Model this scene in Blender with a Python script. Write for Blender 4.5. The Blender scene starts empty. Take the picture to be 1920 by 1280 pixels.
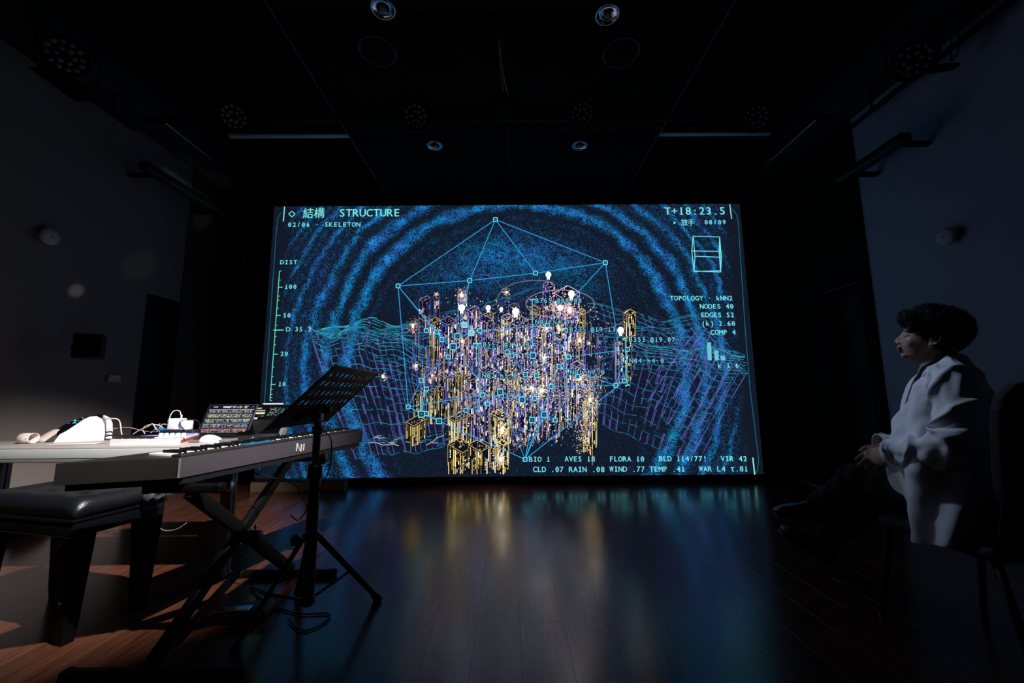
import bpy, bmesh, math, random
import numpy as np
from mathutils import Vector, Matrix, Euler

sc = bpy.context.scene
C = sc.collection
rnd = random.Random(7)
PI = math.pi

# ------------------------------------------------------------------ camera
F_PX = 747.0
H_CAM = 1.0
SC = 1.206                       # metres per unit of the solved screen frame
CAM = Vector((0.0135 * SC, 0.0, H_CAM))
p_, y_, r_ = 0.1326, 0.0048, -0.0083
fwd = Vector((math.sin(y_) * math.cos(p_), math.cos(y_) * math.cos(p_), math.sin(p_)))
rgt0 = Vector((math.cos(y_), -math.sin(y_), 0))
up0 = rgt0.cross(fwd)
rgt = math.cos(r_) * rgt0 + math.sin(r_) * up0
upv = -math.sin(r_) * rgt0 + math.cos(r_) * up0
cd = bpy.data.cameras.new('camera')
cd.sensor_width = 36.0
cd.lens = F_PX / 1920 * 36.0
cd.clip_start = 0.05
cam = bpy.data.objects.new('camera', cd)
C.objects.link(cam)
M = Matrix((rgt, upv, -fwd)).transposed().to_4x4()
M.translation = CAM
cam.matrix_world = M
sc.camera = cam

def ray(px, py):
    return (rgt * ((px - 960) / F_PX) + upv * ((640 - py) / F_PX) + fwd)
def atY(px, py, Y):
    d = ray(px, py); return CAM + d * ((Y - CAM.y) / d.y)
def atZ(px, py, Z):
    d = ray(px, py); return CAM + d * ((Z - CAM.z) / d.z)
def atX(px, py, X):
    d = ray(px, py); return CAM + d * ((X - CAM.x) / d.x)
def atP(px, py, P, n):
    d = ray(px, py); return CAM + d * ((P - CAM).dot(n) / d.dot(n))

# ------------------------------------------------------------------ world, lights, exposure
w = bpy.data.worlds.new('world'); sc.world = w
w.use_nodes = True
w.node_tree.nodes['Background'].inputs[0].default_value = (0.35, 0.4, 0.5, 1)
w.node_tree.nodes['Background'].inputs[1].default_value = 0.0008
SPOT_POS = Vector((0.52, 0.42, 3.45))
SPOT_AIM = Vector((-1.97, 2.30, 0.72))
def add_spot(name, pos, aim, energy, angle, blend, col, size):
    l = bpy.data.lights.new(name, 'SPOT')
    l.energy = energy; l.spot_size = math.radians(angle); l.spot_blend = blend
    l.color = col; l.shadow_soft_size = size
    o = bpy.data.objects.new(name, l); C.objects.link(o)
    o.location = pos
    o.rotation_euler = (aim - pos).to_track_quat('-Z', 'Y').to_euler()
    return o
add_spot('ceiling_spot_light', SPOT_POS, SPOT_AIM, 1550, 31.5, 0.85, (1.0, 0.93, 0.88), 0.025)
# added blue fill for the seated person, put among the unlit ceiling stage lights
add_spot('person_fill_light', Vector((0.50, 3.10, 3.10)), Vector((1.66, 1.77, 1.13)), 84, 18, 1.0, (0.58, 0.72, 1.0), 0.06)
# added spots standing in for light the shiny table gear reflects onto the left wall
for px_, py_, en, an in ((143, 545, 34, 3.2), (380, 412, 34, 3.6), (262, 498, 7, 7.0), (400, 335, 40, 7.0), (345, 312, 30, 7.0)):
    add_spot('glint_stand_in_light', Vector((-1.75, 2.2, 0.86)), atX(px_, py_, -3.56), en, an, 0.9, (1.0, 0.97, 0.93), 0.01)
vs = sc.view_settings
sc.display_settings.display_device = 'sRGB'
vs.view_transform = 'Standard'; vs.look = 'None'
vs.exposure = 0.0; vs.gamma = 1.0; vs.use_curve_mapping = False

# ------------------------------------------------------------------ materials
def new_mat(name):
    m = bpy.data.materials.new(name); m.use_nodes = True
    nt = m.node_tree
    for n in list(nt.nodes): nt.nodes.remove(n)
    return m, nt, nt.nodes, nt.links
MATS = {}
def mat(name, col, rough=0.5, metal=0.0, var=0.12, scale=18.0, bump=0.0, spec=0.5, coat=0.0, emit=None, estr=1.0, sheen=0.0, sss=0.0):
    if name in MATS: return MATS[name]
    m, nt, N, L = new_mat(name)
    out = N.new('ShaderNodeOutputMaterial'); b = N.new('ShaderNodeBsdfPrincipled')
    L.new(b.outputs[0], out.inputs[0])
    tc = N.new('ShaderNodeTexCoord'); no = N.new('ShaderNodeTexNoise')
    no.inputs['Scale'].default_value = scale; no.inputs['Detail'].default_value = 4
    L.new(tc.outputs['Object'], no.inputs['Vector'])
    mx = N.new('ShaderNodeMix'); mx.data_type = 'RGBA'
    mx.inputs[6].default_value = (*[c * (1 - var) for c in col], 1)
    mx.inputs[7].default_value = (*[min(1, c * (1 + var)) for c in col], 1)
    L.new(no.outputs['Fac'], mx.inputs[0]); L.new(mx.outputs[2], b.inputs['Base Color'])
    b.inputs['Roughness'].default_value = rough; b.inputs['Metallic'].default_value = metal
    b.inputs['Specular IOR Level'].default_value = spec
    b.inputs['Coat Weight'].default_value = coat
    if sheen: b.inputs['Sheen Weight'].default_value = sheen
    if sss:
        b.inputs['Subsurface Weight'].default_value = sss
        b.inputs['Subsurface Radius'].default_value = (0.01, 0.004, 0.002)
    if bump:
        bp = N.new('ShaderNodeBump'); bp.inputs['Strength'].default_value = bump; bp.inputs['Distance'].default_value = 0.004
        n2 = N.new('ShaderNodeTexNoise'); n2.inputs['Scale'].default_value = scale * 6
        L.new(tc.outputs['Object'], n2.inputs['Vector']); L.new(n2.outputs['Fac'], bp.inputs['Height'])
        L.new(bp.outputs[0], b.inputs['Normal'])
    if emit:
        b.inputs['Emission Color'].default_value = (*emit, 1); b.inputs['Emission Strength'].default_value = estr
    MATS[name] = m
    return m

m_black = mat('black_plastic', (0.012, 0.012, 0.014), 0.45)
m_blackmetal = mat('black_powder_coated_metal', (0.004, 0.004, 0.0045), 0.5, 0.0, bump=0.1, spec=.15)
m_gloss = mat('glossy_black_lacquer', (0.003, 0.0035, 0.005), 0.16, spec=.3, coat=0.15)
m_satin = mat('satin_black_wood', (0.003, 0.003, 0.004), 0.5, spec=.08)
m_leather = mat('black_leatherette', (0.006, 0.007, 0.010), 0.34, bump=0.35, scale=30)
m_chrome = mat('brushed_chrome', (0.55, 0.56, 0.58), 0.22, 1.0)
m_greymetal = mat('grey_painted_metal', (0.16, 0.16, 0.17), 0.4)
m_white = mat('white_plastic', (0.88, 0.87, 0.89), 0.35)
m_cream = mat('cream_paper', (0.62, 0.54, 0.50), 0.7)
m_kbd = mat('grey_purple_plastic', (0.062, 0.054, 0.067), 0.5, var=0.06)
m_kbdside = mat('dark_brown_grey_plastic', (0.015, 0.0125, 0.0125), 0.5, var=0.08)
m_table = mat('pale_grey_laminate', (0.40, 0.38, 0.37), 0.5, scale=60, var=0.18)
m_tableedge = mat('blue_grey_edge_band', (0.46, 0.50, 0.51), 0.5, var=0.06)
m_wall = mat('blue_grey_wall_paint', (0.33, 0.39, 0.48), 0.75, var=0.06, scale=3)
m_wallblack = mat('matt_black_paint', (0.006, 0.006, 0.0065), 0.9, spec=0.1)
m_door = mat('black_door_paint', (0.006, 0.006, 0.008), 0.6, spec=0.2)
m_ceil = mat('black_ceiling_paint', (0.005, 0.005, 0.006), 0.9, spec=0.1)
m_orange = mat('orange_red_sticker', (0.42, 0.06, 0.02), 0.5)
m_bluep = mat('pale_blue_panel', (0.28, 0.36, 0.85), 0.4)
m_blueplug = mat('blue_plug_plastic', (0.01, 0.16, 0.5), 0.4)
m_lens = mat('milky_led_lens', (0.20, 0.18, 0.18), 0.35, spec=0.4)
m_alu = mat('brushed_aluminium', (0.5, 0.5, 0.52), 0.3, 1.0)
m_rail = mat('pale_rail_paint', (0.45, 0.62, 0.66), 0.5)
m_screenoff = mat('dark_tablet_glass', (0.004, 0.004, 0.005), 0.08)
m_cablew = mat('white_cable_rubber', (0.62, 0.55, 0.52), 0.5)
m_cableb = mat('black_cable_rubber', (0.010, 0.010, 0.010), 0.5)
m_led_g = mat('green_indicator', (0.0, 0.2, 0.05), 0.4, emit=(0.02, 0.9, 0.2), estr=1.2)
m_led_b = mat('blue_indicator', (0.0, 0.05, 0.3), 0.4, emit=(0.02, 0.2, 1.0), estr=1.8)
m_led_r = mat('red_indicator', (0.3, 0.02, 0.01), 0.4, emit=(0.9, 0.06, 0.02), estr=0.6)
m_beige = mat('beige_laminate', (0.30, 0.2, 0.14), 0.5)
m_logo = mat('white_print', (0.55, 0.55, 0.58), 0.5)

def wood_mat():
    m, nt, N, L = new_mat('reddish_wood_laminate')
    out = N.new('ShaderNodeOutputMaterial'); b = N.new('ShaderNodeBsdfPrincipled'); L.new(b.outputs[0], out.inputs[0])
    tc = N.new('ShaderNodeTexCoord'); mp = N.new('ShaderNodeMapping')
    mp.inputs['Scale'].default_value = (22, 1.6, 4)
    oi = N.new('ShaderNodeObjectInfo')
    ad = N.new('ShaderNodeVectorMath'); ad.operation = 'ADD'
    sc_ = N.new('ShaderNodeVectorMath'); sc_.operation = 'SCALE'; sc_.inputs['Scale'].default_value = 3.7
    cb = N.new('ShaderNodeCombineXYZ')
    for i in range(3): L.new(oi.outputs['Random'], cb.inputs[i])
    L.new(cb.outputs[0], sc_.inputs[0]); L.new(tc.outputs['Object'], ad.inputs[0]); L.new(sc_.outputs[0], ad.inputs[1])
    L.new(ad.outputs[0], mp.inputs['Vector'])
    no = N.new('ShaderNodeTexNoise'); no.inputs['Scale'].default_value = 2.2; no.inputs['Detail'].default_value = 7; no.inputs['Distortion'].default_value = 0.6
    L.new(mp.outputs[0], no.inputs['Vector'])
    cr = N.new('ShaderNodeValToRGB')
    e = cr.color_ramp.elements
    e[0].position = 0.3; e[0].color = (0.07, 0.022, 0.012, 1)
    e[1].position = 0.72; e[1].color = (0.165, 0.064, 0.036, 1)
    L.new(no.outputs['Fac'], cr.inputs[0])
    hs = N.new('ShaderNodeHueSaturation')
    mr = N.new('ShaderNodeMapRange'); mr.inputs['To Min'].default_value = 0.8; mr.inputs['To Max'].default_value = 1.15
    L.new(oi.outputs['Random'], mr.inputs['Value']); L.new(mr.outputs[0], hs.inputs['Value'])
    L.new(cr.outputs[0], hs.inputs['Color']); L.new(hs.outputs[0], b.inputs['Base Color'])
    b.inputs['IOR'].default_value = 1.75
    n3 = N.new('ShaderNodeTexNoise'); n3.inputs['Scale'].default_value = 5
    L.new(tc.outputs['Object'], n3.inputs['Vector'])
    m3 = N.new('ShaderNodeMapRange'); m3.inputs['To Min'].default_value = 0.16; m3.inputs['To Max'].default_value = 0.26
    L.new(n3.outputs['Fac'], m3.inputs['Value']); L.new(m3.outputs[0], b.inputs['Roughness'])
    bp = N.new('ShaderNodeBump'); bp.inputs['Strength'].default_value = 0.06; bp.inputs['Distance'].default_value = 0.001
    L.new(no.outputs['Fac'], bp.inputs['Height']); L.new(bp.outputs[0], b.inputs['Normal'])
    return m
m_wood = wood_mat()

def glow_attr_mat(name, strength=1.0):
    m, nt, N, L = new_mat(name)
    out = N.new('ShaderNodeOutputMaterial'); e = N.new('ShaderNodeEmission')
    a = N.new('ShaderNodeAttribute'); a.attribute_name = 'Col'
    L.new(a.outputs['Color'], e.inputs['Color']); e.inputs['Strength'].default_value = strength
    L.new(e.outputs[0], out.inputs[0])
    return m
m_glow = glow_attr_mat('display_pixels', 1.0)
m_glow_city = glow_attr_mat('display_pixels_city', 1.7)
m_glow_hot = glow_attr_mat('display_pixels_hot', 7.0)

# ------------------------------------------------------------------ object helpers
def link(name, me, m=None, parent=None, smooth=False):
    o = bpy.data.objects.new(name, me); C.objects.link(o)
    if m is not None:
        for mm in (m if isinstance(m, (list, tuple)) else [m]): me.materials.append(mm)
    if parent: o.parent = parent
    if smooth:
        for p in me.polygons: p.use_smooth = True
    return o
def empty(name, loc=(0, 0, 0), rz=0.0, label=None, cat=None, group=None):
    o = bpy.data.objects.new(name, None); C.objects.link(o)
    o.location = loc; o.rotation_euler = (0, 0, rz); o.empty_display_size = 0.05
    tag(o, label, cat, group); return o
def tag(o, label=None, cat=None, group=None, kind=None):
    if label: o['label'] = label
    if cat: o['category'] = cat
    if group: o['group'] = group
    if kind: o['kind'] = kind
    return o

class MB:
    def __init__(s): s.v = []; s.f = []; s.mi = []; s.sm = []
    def add(s, vs, fs, mi=0, smooth=False):
        k = len(s.v); s.v += [tuple(v) for v in vs]
        for f in fs:
            s.f.append([i + k for i in f]); s.mi.append(mi); s.sm.append(smooth)
        return s
    def box(s, c, d, rz=0.0, bev=0.0, mi=0, rot=None):
        bm = bmesh.new(); bmesh.ops.create_cube(bm, size=1)
        for v in bm.verts: v.co = Vector((v.co.x * d[0], v.co.y * d[1], v.co.z * d[2]))
        if bev > 0:
            bmesh.ops.bevel(bm, geom=list(bm.edges), offset=min(bev, min(d) * 0.45), segments=2, profile=0.5, affect='EDGES')
        R = rot if rot is not None else Matrix.Rotation(rz, 3, 'Z')
        c = Vector(c)
        for i, v in enumerate(bm.verts): v.index = i; v.co = R @ v.co + c
        s.add([v.co[:] for v in bm.verts], [[v.index for v in f.verts] for f in bm.faces], mi, bev > 0)
        bm.free(); return s
    def prism(s, pts, z0, z1, mi=0):
        n = len(pts)
        vs = [(p[0], p[1], z0) for p in pts] + [(p[0], p[1], z1) for p in pts]
        fs = [list(range(n))[::-1], list(range(n, 2 * n))] + [[i, (i + 1) % n, n + (i + 1) % n, n + i] for i in range(n)]
        return s.add(vs, fs, mi)
    def extrude_profile(s, pts, depth_vec, mi=0, smooth=False):
        n = len(pts); d = Vector(depth_vec)
        vs = [tuple(Vector(p)) for p in pts] + [tuple(Vector(p) + d) for p in pts]
        fs = [list(range(n))[::-1], list(range(n, 2 * n))]
        s.add(vs, fs, mi, False)
        k = len(s.v) - 2 * n
        for i in range(n):
            s.f.append([k + i, k + (i + 1) % n, k + n + (i + 1) % n, k + n + i]); s.mi.append(mi); s.sm.append(smooth)
        return s
    def cyl(s, a, b, r0, r1=None, n=16, mi=0, cap=True, smooth=True):
        a = Vector(a); b = Vector(b); r1 = r0 if r1 is None else r1
        d = (b - a).normalized(); u = d.orthogonal().normalized(); v = d.cross(u)
        vs = []
        for q, r in ((a, r0), (b, r1)):
            for i in range(n):
                t = 2 * PI * i / n; vs.append(q + (u * math.cos(t) + v * math.sin(t)) * r)
        s.add(vs, [[i, (i + 1) % n, n + (i + 1) % n, n + i] for i in range(n)], mi, smooth)
        if cap:
            s.add(vs[:n], [list(range(n))[::-1]], mi); s.add(vs[n:], [list(range(n))], mi)
        return s
    def lathe(s, prof, c, axis=(0, 0, 1), n=28, mi=0, smooth=True):
        ax = Vector(axis).normalized(); u = ax.orthogonal().normalized(); v = ax.cross(u); c = Vector(c)
        vs = []
        for (r, h) in prof:
            for i in range(n):
                t = 2 * PI * i / n; vs.append(c + ax * h + (u * math.cos(t) + v * math.sin(t)) * r)
        fs = []
        for k in range(len(prof) - 1):
            for i in range(n):
                fs.append([k * n + i, k * n + (i + 1) % n, (k + 1) * n + (i + 1) % n, (k + 1) * n + i])
        s.add(vs, fs, mi, smooth); return s
    def tube(s, pts, rad, n=10, mi=0, sub=4, flat=1.0, upd=None, round_ends=False):
        P, R = spline(pts, rad, sub)
        fr = frames(P, upd)
        vs = []; m = len(P)
        idx = list(range(m)); rings = []
        for i in idx: rings.append((P[i], fr[i], R[i]))
        if round_ends:
            t0 = (P[0] - P[1]).normalized(); t1 = (P[-1] - P[-2]).normalized()
            pre = [(P[0] + t0 * R[0] * math.sin(a), fr[0], max(1e-4, R[0] * math.cos(a))) for a in (1.5, 1.15, 0.75, 0.35)]
            post = [(P[-1] + t1 * R[-1] * math.sin(a), fr[-1], max(1e-4, R[-1] * math.cos(a))) for a in (0.35, 0.75, 1.15, 1.5)]
            rings = pre + rings + post
        for (q, (u, v), r) in rings:
            for k in range(n):
                t = 2 * PI * k / n; vs.append(q + u * (math.cos(t) * r) + v * (math.sin(t) * r * flat))
        m = len(rings)
        fs = [[i * n + k, i * n + (k + 1) % n, (i + 1) * n + (k + 1) % n, (i + 1) * n + k] for i in range(m - 1) for k in range(n)]
        fs += [list(range(n))[::-1], [(m - 1) * n + k for k in range(n)]]
        s.add(vs, fs, mi, True); return s
    def ell(s, c, r, R=None, n=20, mi=0):
        bm = bmesh.new(); bmesh.ops.create_uvsphere(bm, u_segments=n, v_segments=max(8, n * 2 // 3), radius=1)
        R = R or Matrix.Identity(3); c = Vector(c)
        for i, v in enumerate(bm.verts):
            v.index = i; v.co = R @ Vector((v.co.x * r[0], v.co.y * r[1], v.co.z * r[2])) + c
        s.add([v.co[:] for v in bm.verts], [[v.index for v in f.verts] for f in bm.faces], mi, True)
        bm.free(); return s
    def mesh(s, name):
        me = bpy.data.meshes.new(name); me.from_pydata(s.v, [], s.f); me.update()
        if len(s.mi) == len(me.polygons):
            me.polygons.foreach_set('material_index', s.mi); me.polygons.foreach_set('use_smooth', s.sm)
        bm = bmesh.new(); bm.from_mesh(me); bmesh.ops.recalc_face_normals(bm, faces=bm.faces); bm.to_mesh(me); bm.free()
        return me
    def build(s, name, m, parent=None):
        return link(name, s.mesh(name), m, parent)

def spline(pts, rad, sub):
    P = [Vector(p) for p in pts]
    if not isinstance(rad, (list, tuple)): rad = [rad] * len(P)
    if len(P) < 3 or sub <= 1: return P, list(rad)
    o = []; r = []
    for i in range(len(P) - 1):
        a = P[max(i - 1, 0)]; b = P[i]; c = P[i + 1]; d = P[min(i + 2, len(P) - 1)]
        for k in range(sub):
            t = k / sub
            o.append(0.5 * ((2 * b) + (c - a) * t + (2 * a - 5 * b + 4 * c - d) * t * t + (3 * b - a - 3 * c + d) * t ** 3))
            r.append(rad[i] * (1 - t) + rad[i + 1] * t)
    o.append(P[-1]); r.append(rad[-1]); return o, r
def frames(P, upd=None):
    fr = []; u = None
    for i in range(len(P)):
        t = (P[min(i + 1, len(P) - 1)] - P[max(i - 1, 0)]).normalized()
        if upd is not None:
            v = Vector(upd); v = (v - t * v.dot(t)).normalized(); u = v.cross(t)
        else:
            u = t.orthogonal().normalized() if u is None else (u - t * u.dot(t)).normalized()
            v = t.cross(u)
        fr.append((u, v))
    return fr
def dup(root, loc=None, rz=None, label=None, group=None):
    r = root.copy(); C.objects.link(r)
    if loc is not None: r.location = loc
    if rz is not None: r.rotation_euler = (0, 0, rz)
    if label: r['label'] = label
    if group: r['group'] = group
    for ch in list(root.children):
        c = ch.copy(); C.objects.link(c); c.parent = r
        for g in list(ch.children):
            d = g.copy(); C.objects.link(d); d.parent = c
    return r

# ------------------------------------------------------------------ room
XL, XR, YB, YF, ZC = -3.56, 3.28, -2.6, 4.80, 3.95
DS = 3.8875 * SC                      # screen plane
def struct(name, mb, m, parent=None):
    o = mb.build(name, m, parent)
    if parent is None: o['kind'] = 'structure'
    return o
floor = struct('floor', MB().box(((XL + XR) / 2, (YB + YF) / 2, -0.065), (XR - XL + .4, YF - YB + .4, 0.1)), m_wallblack)
PWI, PLE = 0.19, 1.29
pm = {}
def plank_mesh(l, wdt):
    k = (round(l, 3), round(wdt, 3))
    if k in pm: return pm[k]
    b = 0.0004; x, y = wdt / 2 - 0.0002, l / 2 - 0.0002
    vs = [(-x, -y, -.0145), (x, -y, -.0145), (x, y, -.0145), (-x, y, -.0145),
          (-x, -y, -b), (x, -y, -b), (x, y, -b), (-x, y, -b),
          (-x + b, -y + b, 0), (x - b, -y + b, 0), (x - b, y - b, 0), (-x + b, y - b, 0)]
    fs = [[4, 5, 1, 0], [5, 6, 2, 1], [6, 7, 3, 2], [7, 4, 0, 3], [8, 9, 5, 4], [9, 10, 6, 5], [10, 11, 7, 6], [11, 8, 4, 7], [8, 11, 10, 9][::-1]]
    me = bpy.data.meshes.new('plank'); me.from_pydata(vs, [], fs); me.update(); me.materials.append(m_wood)
    pm[k] = me; return me
nx = int(math.ceil((XR - XL) / PWI))
for i in range(nx):
    x0 = XL + i * PWI; x1 = min(XR, x0 + PWI)
    y = YB - [0, .43, .86, .21, .64][i % 5]
    while y < YF:
        a, b = max(y, YB), min(y + PLE, YF)
        if b - a > 0.05:
            o = bpy.data.objects.new('plank', plank_mesh(b - a, x1 - x0)); C.objects.link(o)
            o.location = ((x0 + x1) / 2, (a + b) / 2, 0); o.parent = floor
        y += PLE

def wall_with_hole(name, X, side, y0, y1, z1, hy0, hy1, hz, m):
    t = 0.2 * side
    mb = MB()
    def seg(a, b, c, d): mb.box((X + t / 2, (a + b) / 2, (c + d) / 2), (abs(t), b - a, d - c))
    seg(y0, hy0, 0, z1); seg(hy1, y1, 0, z1); seg(hy0, hy1, hz, z1)
    return struct(name, mb, m)
dl0, dl1 = atX(275, 560, XL).y, atX(338, 560, XL).y
dr1, dr0 = atX(1545, 555, XR).y, atX(1612, 532, XR).y
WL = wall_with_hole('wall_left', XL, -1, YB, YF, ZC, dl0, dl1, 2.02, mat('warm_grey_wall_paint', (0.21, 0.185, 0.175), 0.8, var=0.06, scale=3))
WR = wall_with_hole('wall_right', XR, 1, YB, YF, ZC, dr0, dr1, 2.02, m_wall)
struct('wall_front', MB().box(((XL + XR) / 2, YF + .06, ZC / 2), (XR - XL + .4, .1, ZC)), m_wallblack)
struct('wall_back', MB().box(((XL + XR) / 2, YB - .1, ZC / 2), (XR - XL + .4, .2, ZC)), m_wallblack)
ceil = struct('ceiling', MB().box(((XL + XR) / 2, (YB + YF) / 2, ZC + .1), (XR - XL + .4, YF - YB + .4, .2)), m_ceil)
for nm, X, sd, a, b in (('door_1', XL, -1, dl0, dl1), ('door_2', XR, 1, dr0, dr1)):
    d = struct(nm, MB().box((X + sd * .13, (a + b) / 2, 1.008), (.045, b - a - .01, 2.0)), m_door)
    MB().box((X + sd * .1, a + .07, 1.0), (.02, .025, .16), bev=.006).build('door_handle', m_greymetal, d)
for nm, X, sd, a, b in (('trim_6', XL, -1, dl0, dl1), ('trim_7', XR, 1, dr0, dr1)):
    q = MB(); xx = X + sd * .055
    for yy in (a + .003, b - .003): q.box((xx, yy, 1.01), (.116, .006, 2.02))
    q.box((xx, (a + b) / 2, 2.017), (.116, b - a, .006)); struct(nm, q, m_door)
# dark end stretches of the side walls beside the screen
struct('trim_1', MB().box((XL + .006, (dl1 + YF) / 2, 1.80), (.012, YF - dl1, 3.55)), mat('dark_wall_end', (0.06, 0.05, 0.045), 0.9))
struct('trim_2', MB().box((XR - .006, (dr1 + YF) / 2, 1.80), (.012, YF - dr1, 3.55)).box((XR - .006, (dr0 - .12 + dr1) / 2, 2.80), (.012, dr1 - dr0 + .12, 1.55)).box((XR - .006, dr0 - .061, 1.04), (.012, .118, 2.0)), m_wallblack)  # black carried around the door in place of the screen light falling off
struct('baseboard_left', MB().box((XL + .007, (YB + dl0) / 2, .04), (.014, dl0 - YB, .08)), m_wallblack)
struct('baseboard_right', MB().box((XR - .007, (YB + dr0) / 2, .04), (.014, dr0 - YB, .08)), m_wallblack)
# dropped soffit with its panels
SX0, SX1, SZ = -1.53, 1.48, 3.5
sof = struct('trim_3', MB().box(((SX0 + SX1) / 2, (YB + YF) / 2, (SZ + ZC) / 2 + .005), (SX1 - SX0, YF - YB, ZC - SZ - .01)), m_ceil)
for j in range(6):
    y0 = YB + .02 + j * 1.23
    MB().box(((SX0 + SX1) / 2, y0 + .6, SZ - .004), (SX1 - SX0 - .02, 1.2, .01), bev=.002).build('ceiling_panel', m_ceil, sof)
for xx in (SX0, SX1): MB().box((xx, (YB + YF) / 2, SZ + .004), (.016, YF - YB - .02, .02), bev=.003).build('edge_trim', mat('dull_metal_angle', (.03, .033, .036), .6), sof)
for nm, X, sg in (('trim_4', XL, 1), ('trim_5', XR, -1)):
    mb = MB().box((X + sg * .14, (YB + 4.70) / 2, 3.71), (.28, 4.70 - YB, .28), bev=.004)
    struct(nm, mb, mat('dark_bulkhead_paint', (0.03, 0.03, 0.034), 0.6))
    t = 'left' if sg > 0 else 'right'
    k = MB().box((X + sg * .30, 4.05, 3.62), (.035, 1.15, .07), bev=.006).build('metal_duct_rail', m_alu)
    tag(k, f'shiny metal rail catching blue light along the {t} wall top near the screen', 'rail')
# light rails across the ceiling sides
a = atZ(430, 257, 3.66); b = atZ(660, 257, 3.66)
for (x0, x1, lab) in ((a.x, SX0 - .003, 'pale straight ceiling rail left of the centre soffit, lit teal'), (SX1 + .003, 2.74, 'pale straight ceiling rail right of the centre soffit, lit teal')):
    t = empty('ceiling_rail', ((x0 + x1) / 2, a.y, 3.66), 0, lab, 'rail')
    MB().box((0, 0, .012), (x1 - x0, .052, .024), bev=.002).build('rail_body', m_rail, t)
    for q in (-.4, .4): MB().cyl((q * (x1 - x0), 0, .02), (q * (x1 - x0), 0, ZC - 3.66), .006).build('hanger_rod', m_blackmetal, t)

# ------------------------------------------------------------------ LED screen
SW, SH = 4.8 * SC, 2.7 * SC
SZ0 = H_CAM - 0.7627 * SC
led = empty('projection_screen', (0, DS, SZ0 + SH / 2), 0, 'huge glowing wall screen showing a blue wireframe city graphic', 'screen')
def S(px, py):
    q = atY(px, py, DS); return (q.x, q.z - (SZ0 + SH / 2))
PXM = (S(1300, 640)[0] - S(700, 640)[0]) / 600.0

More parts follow.
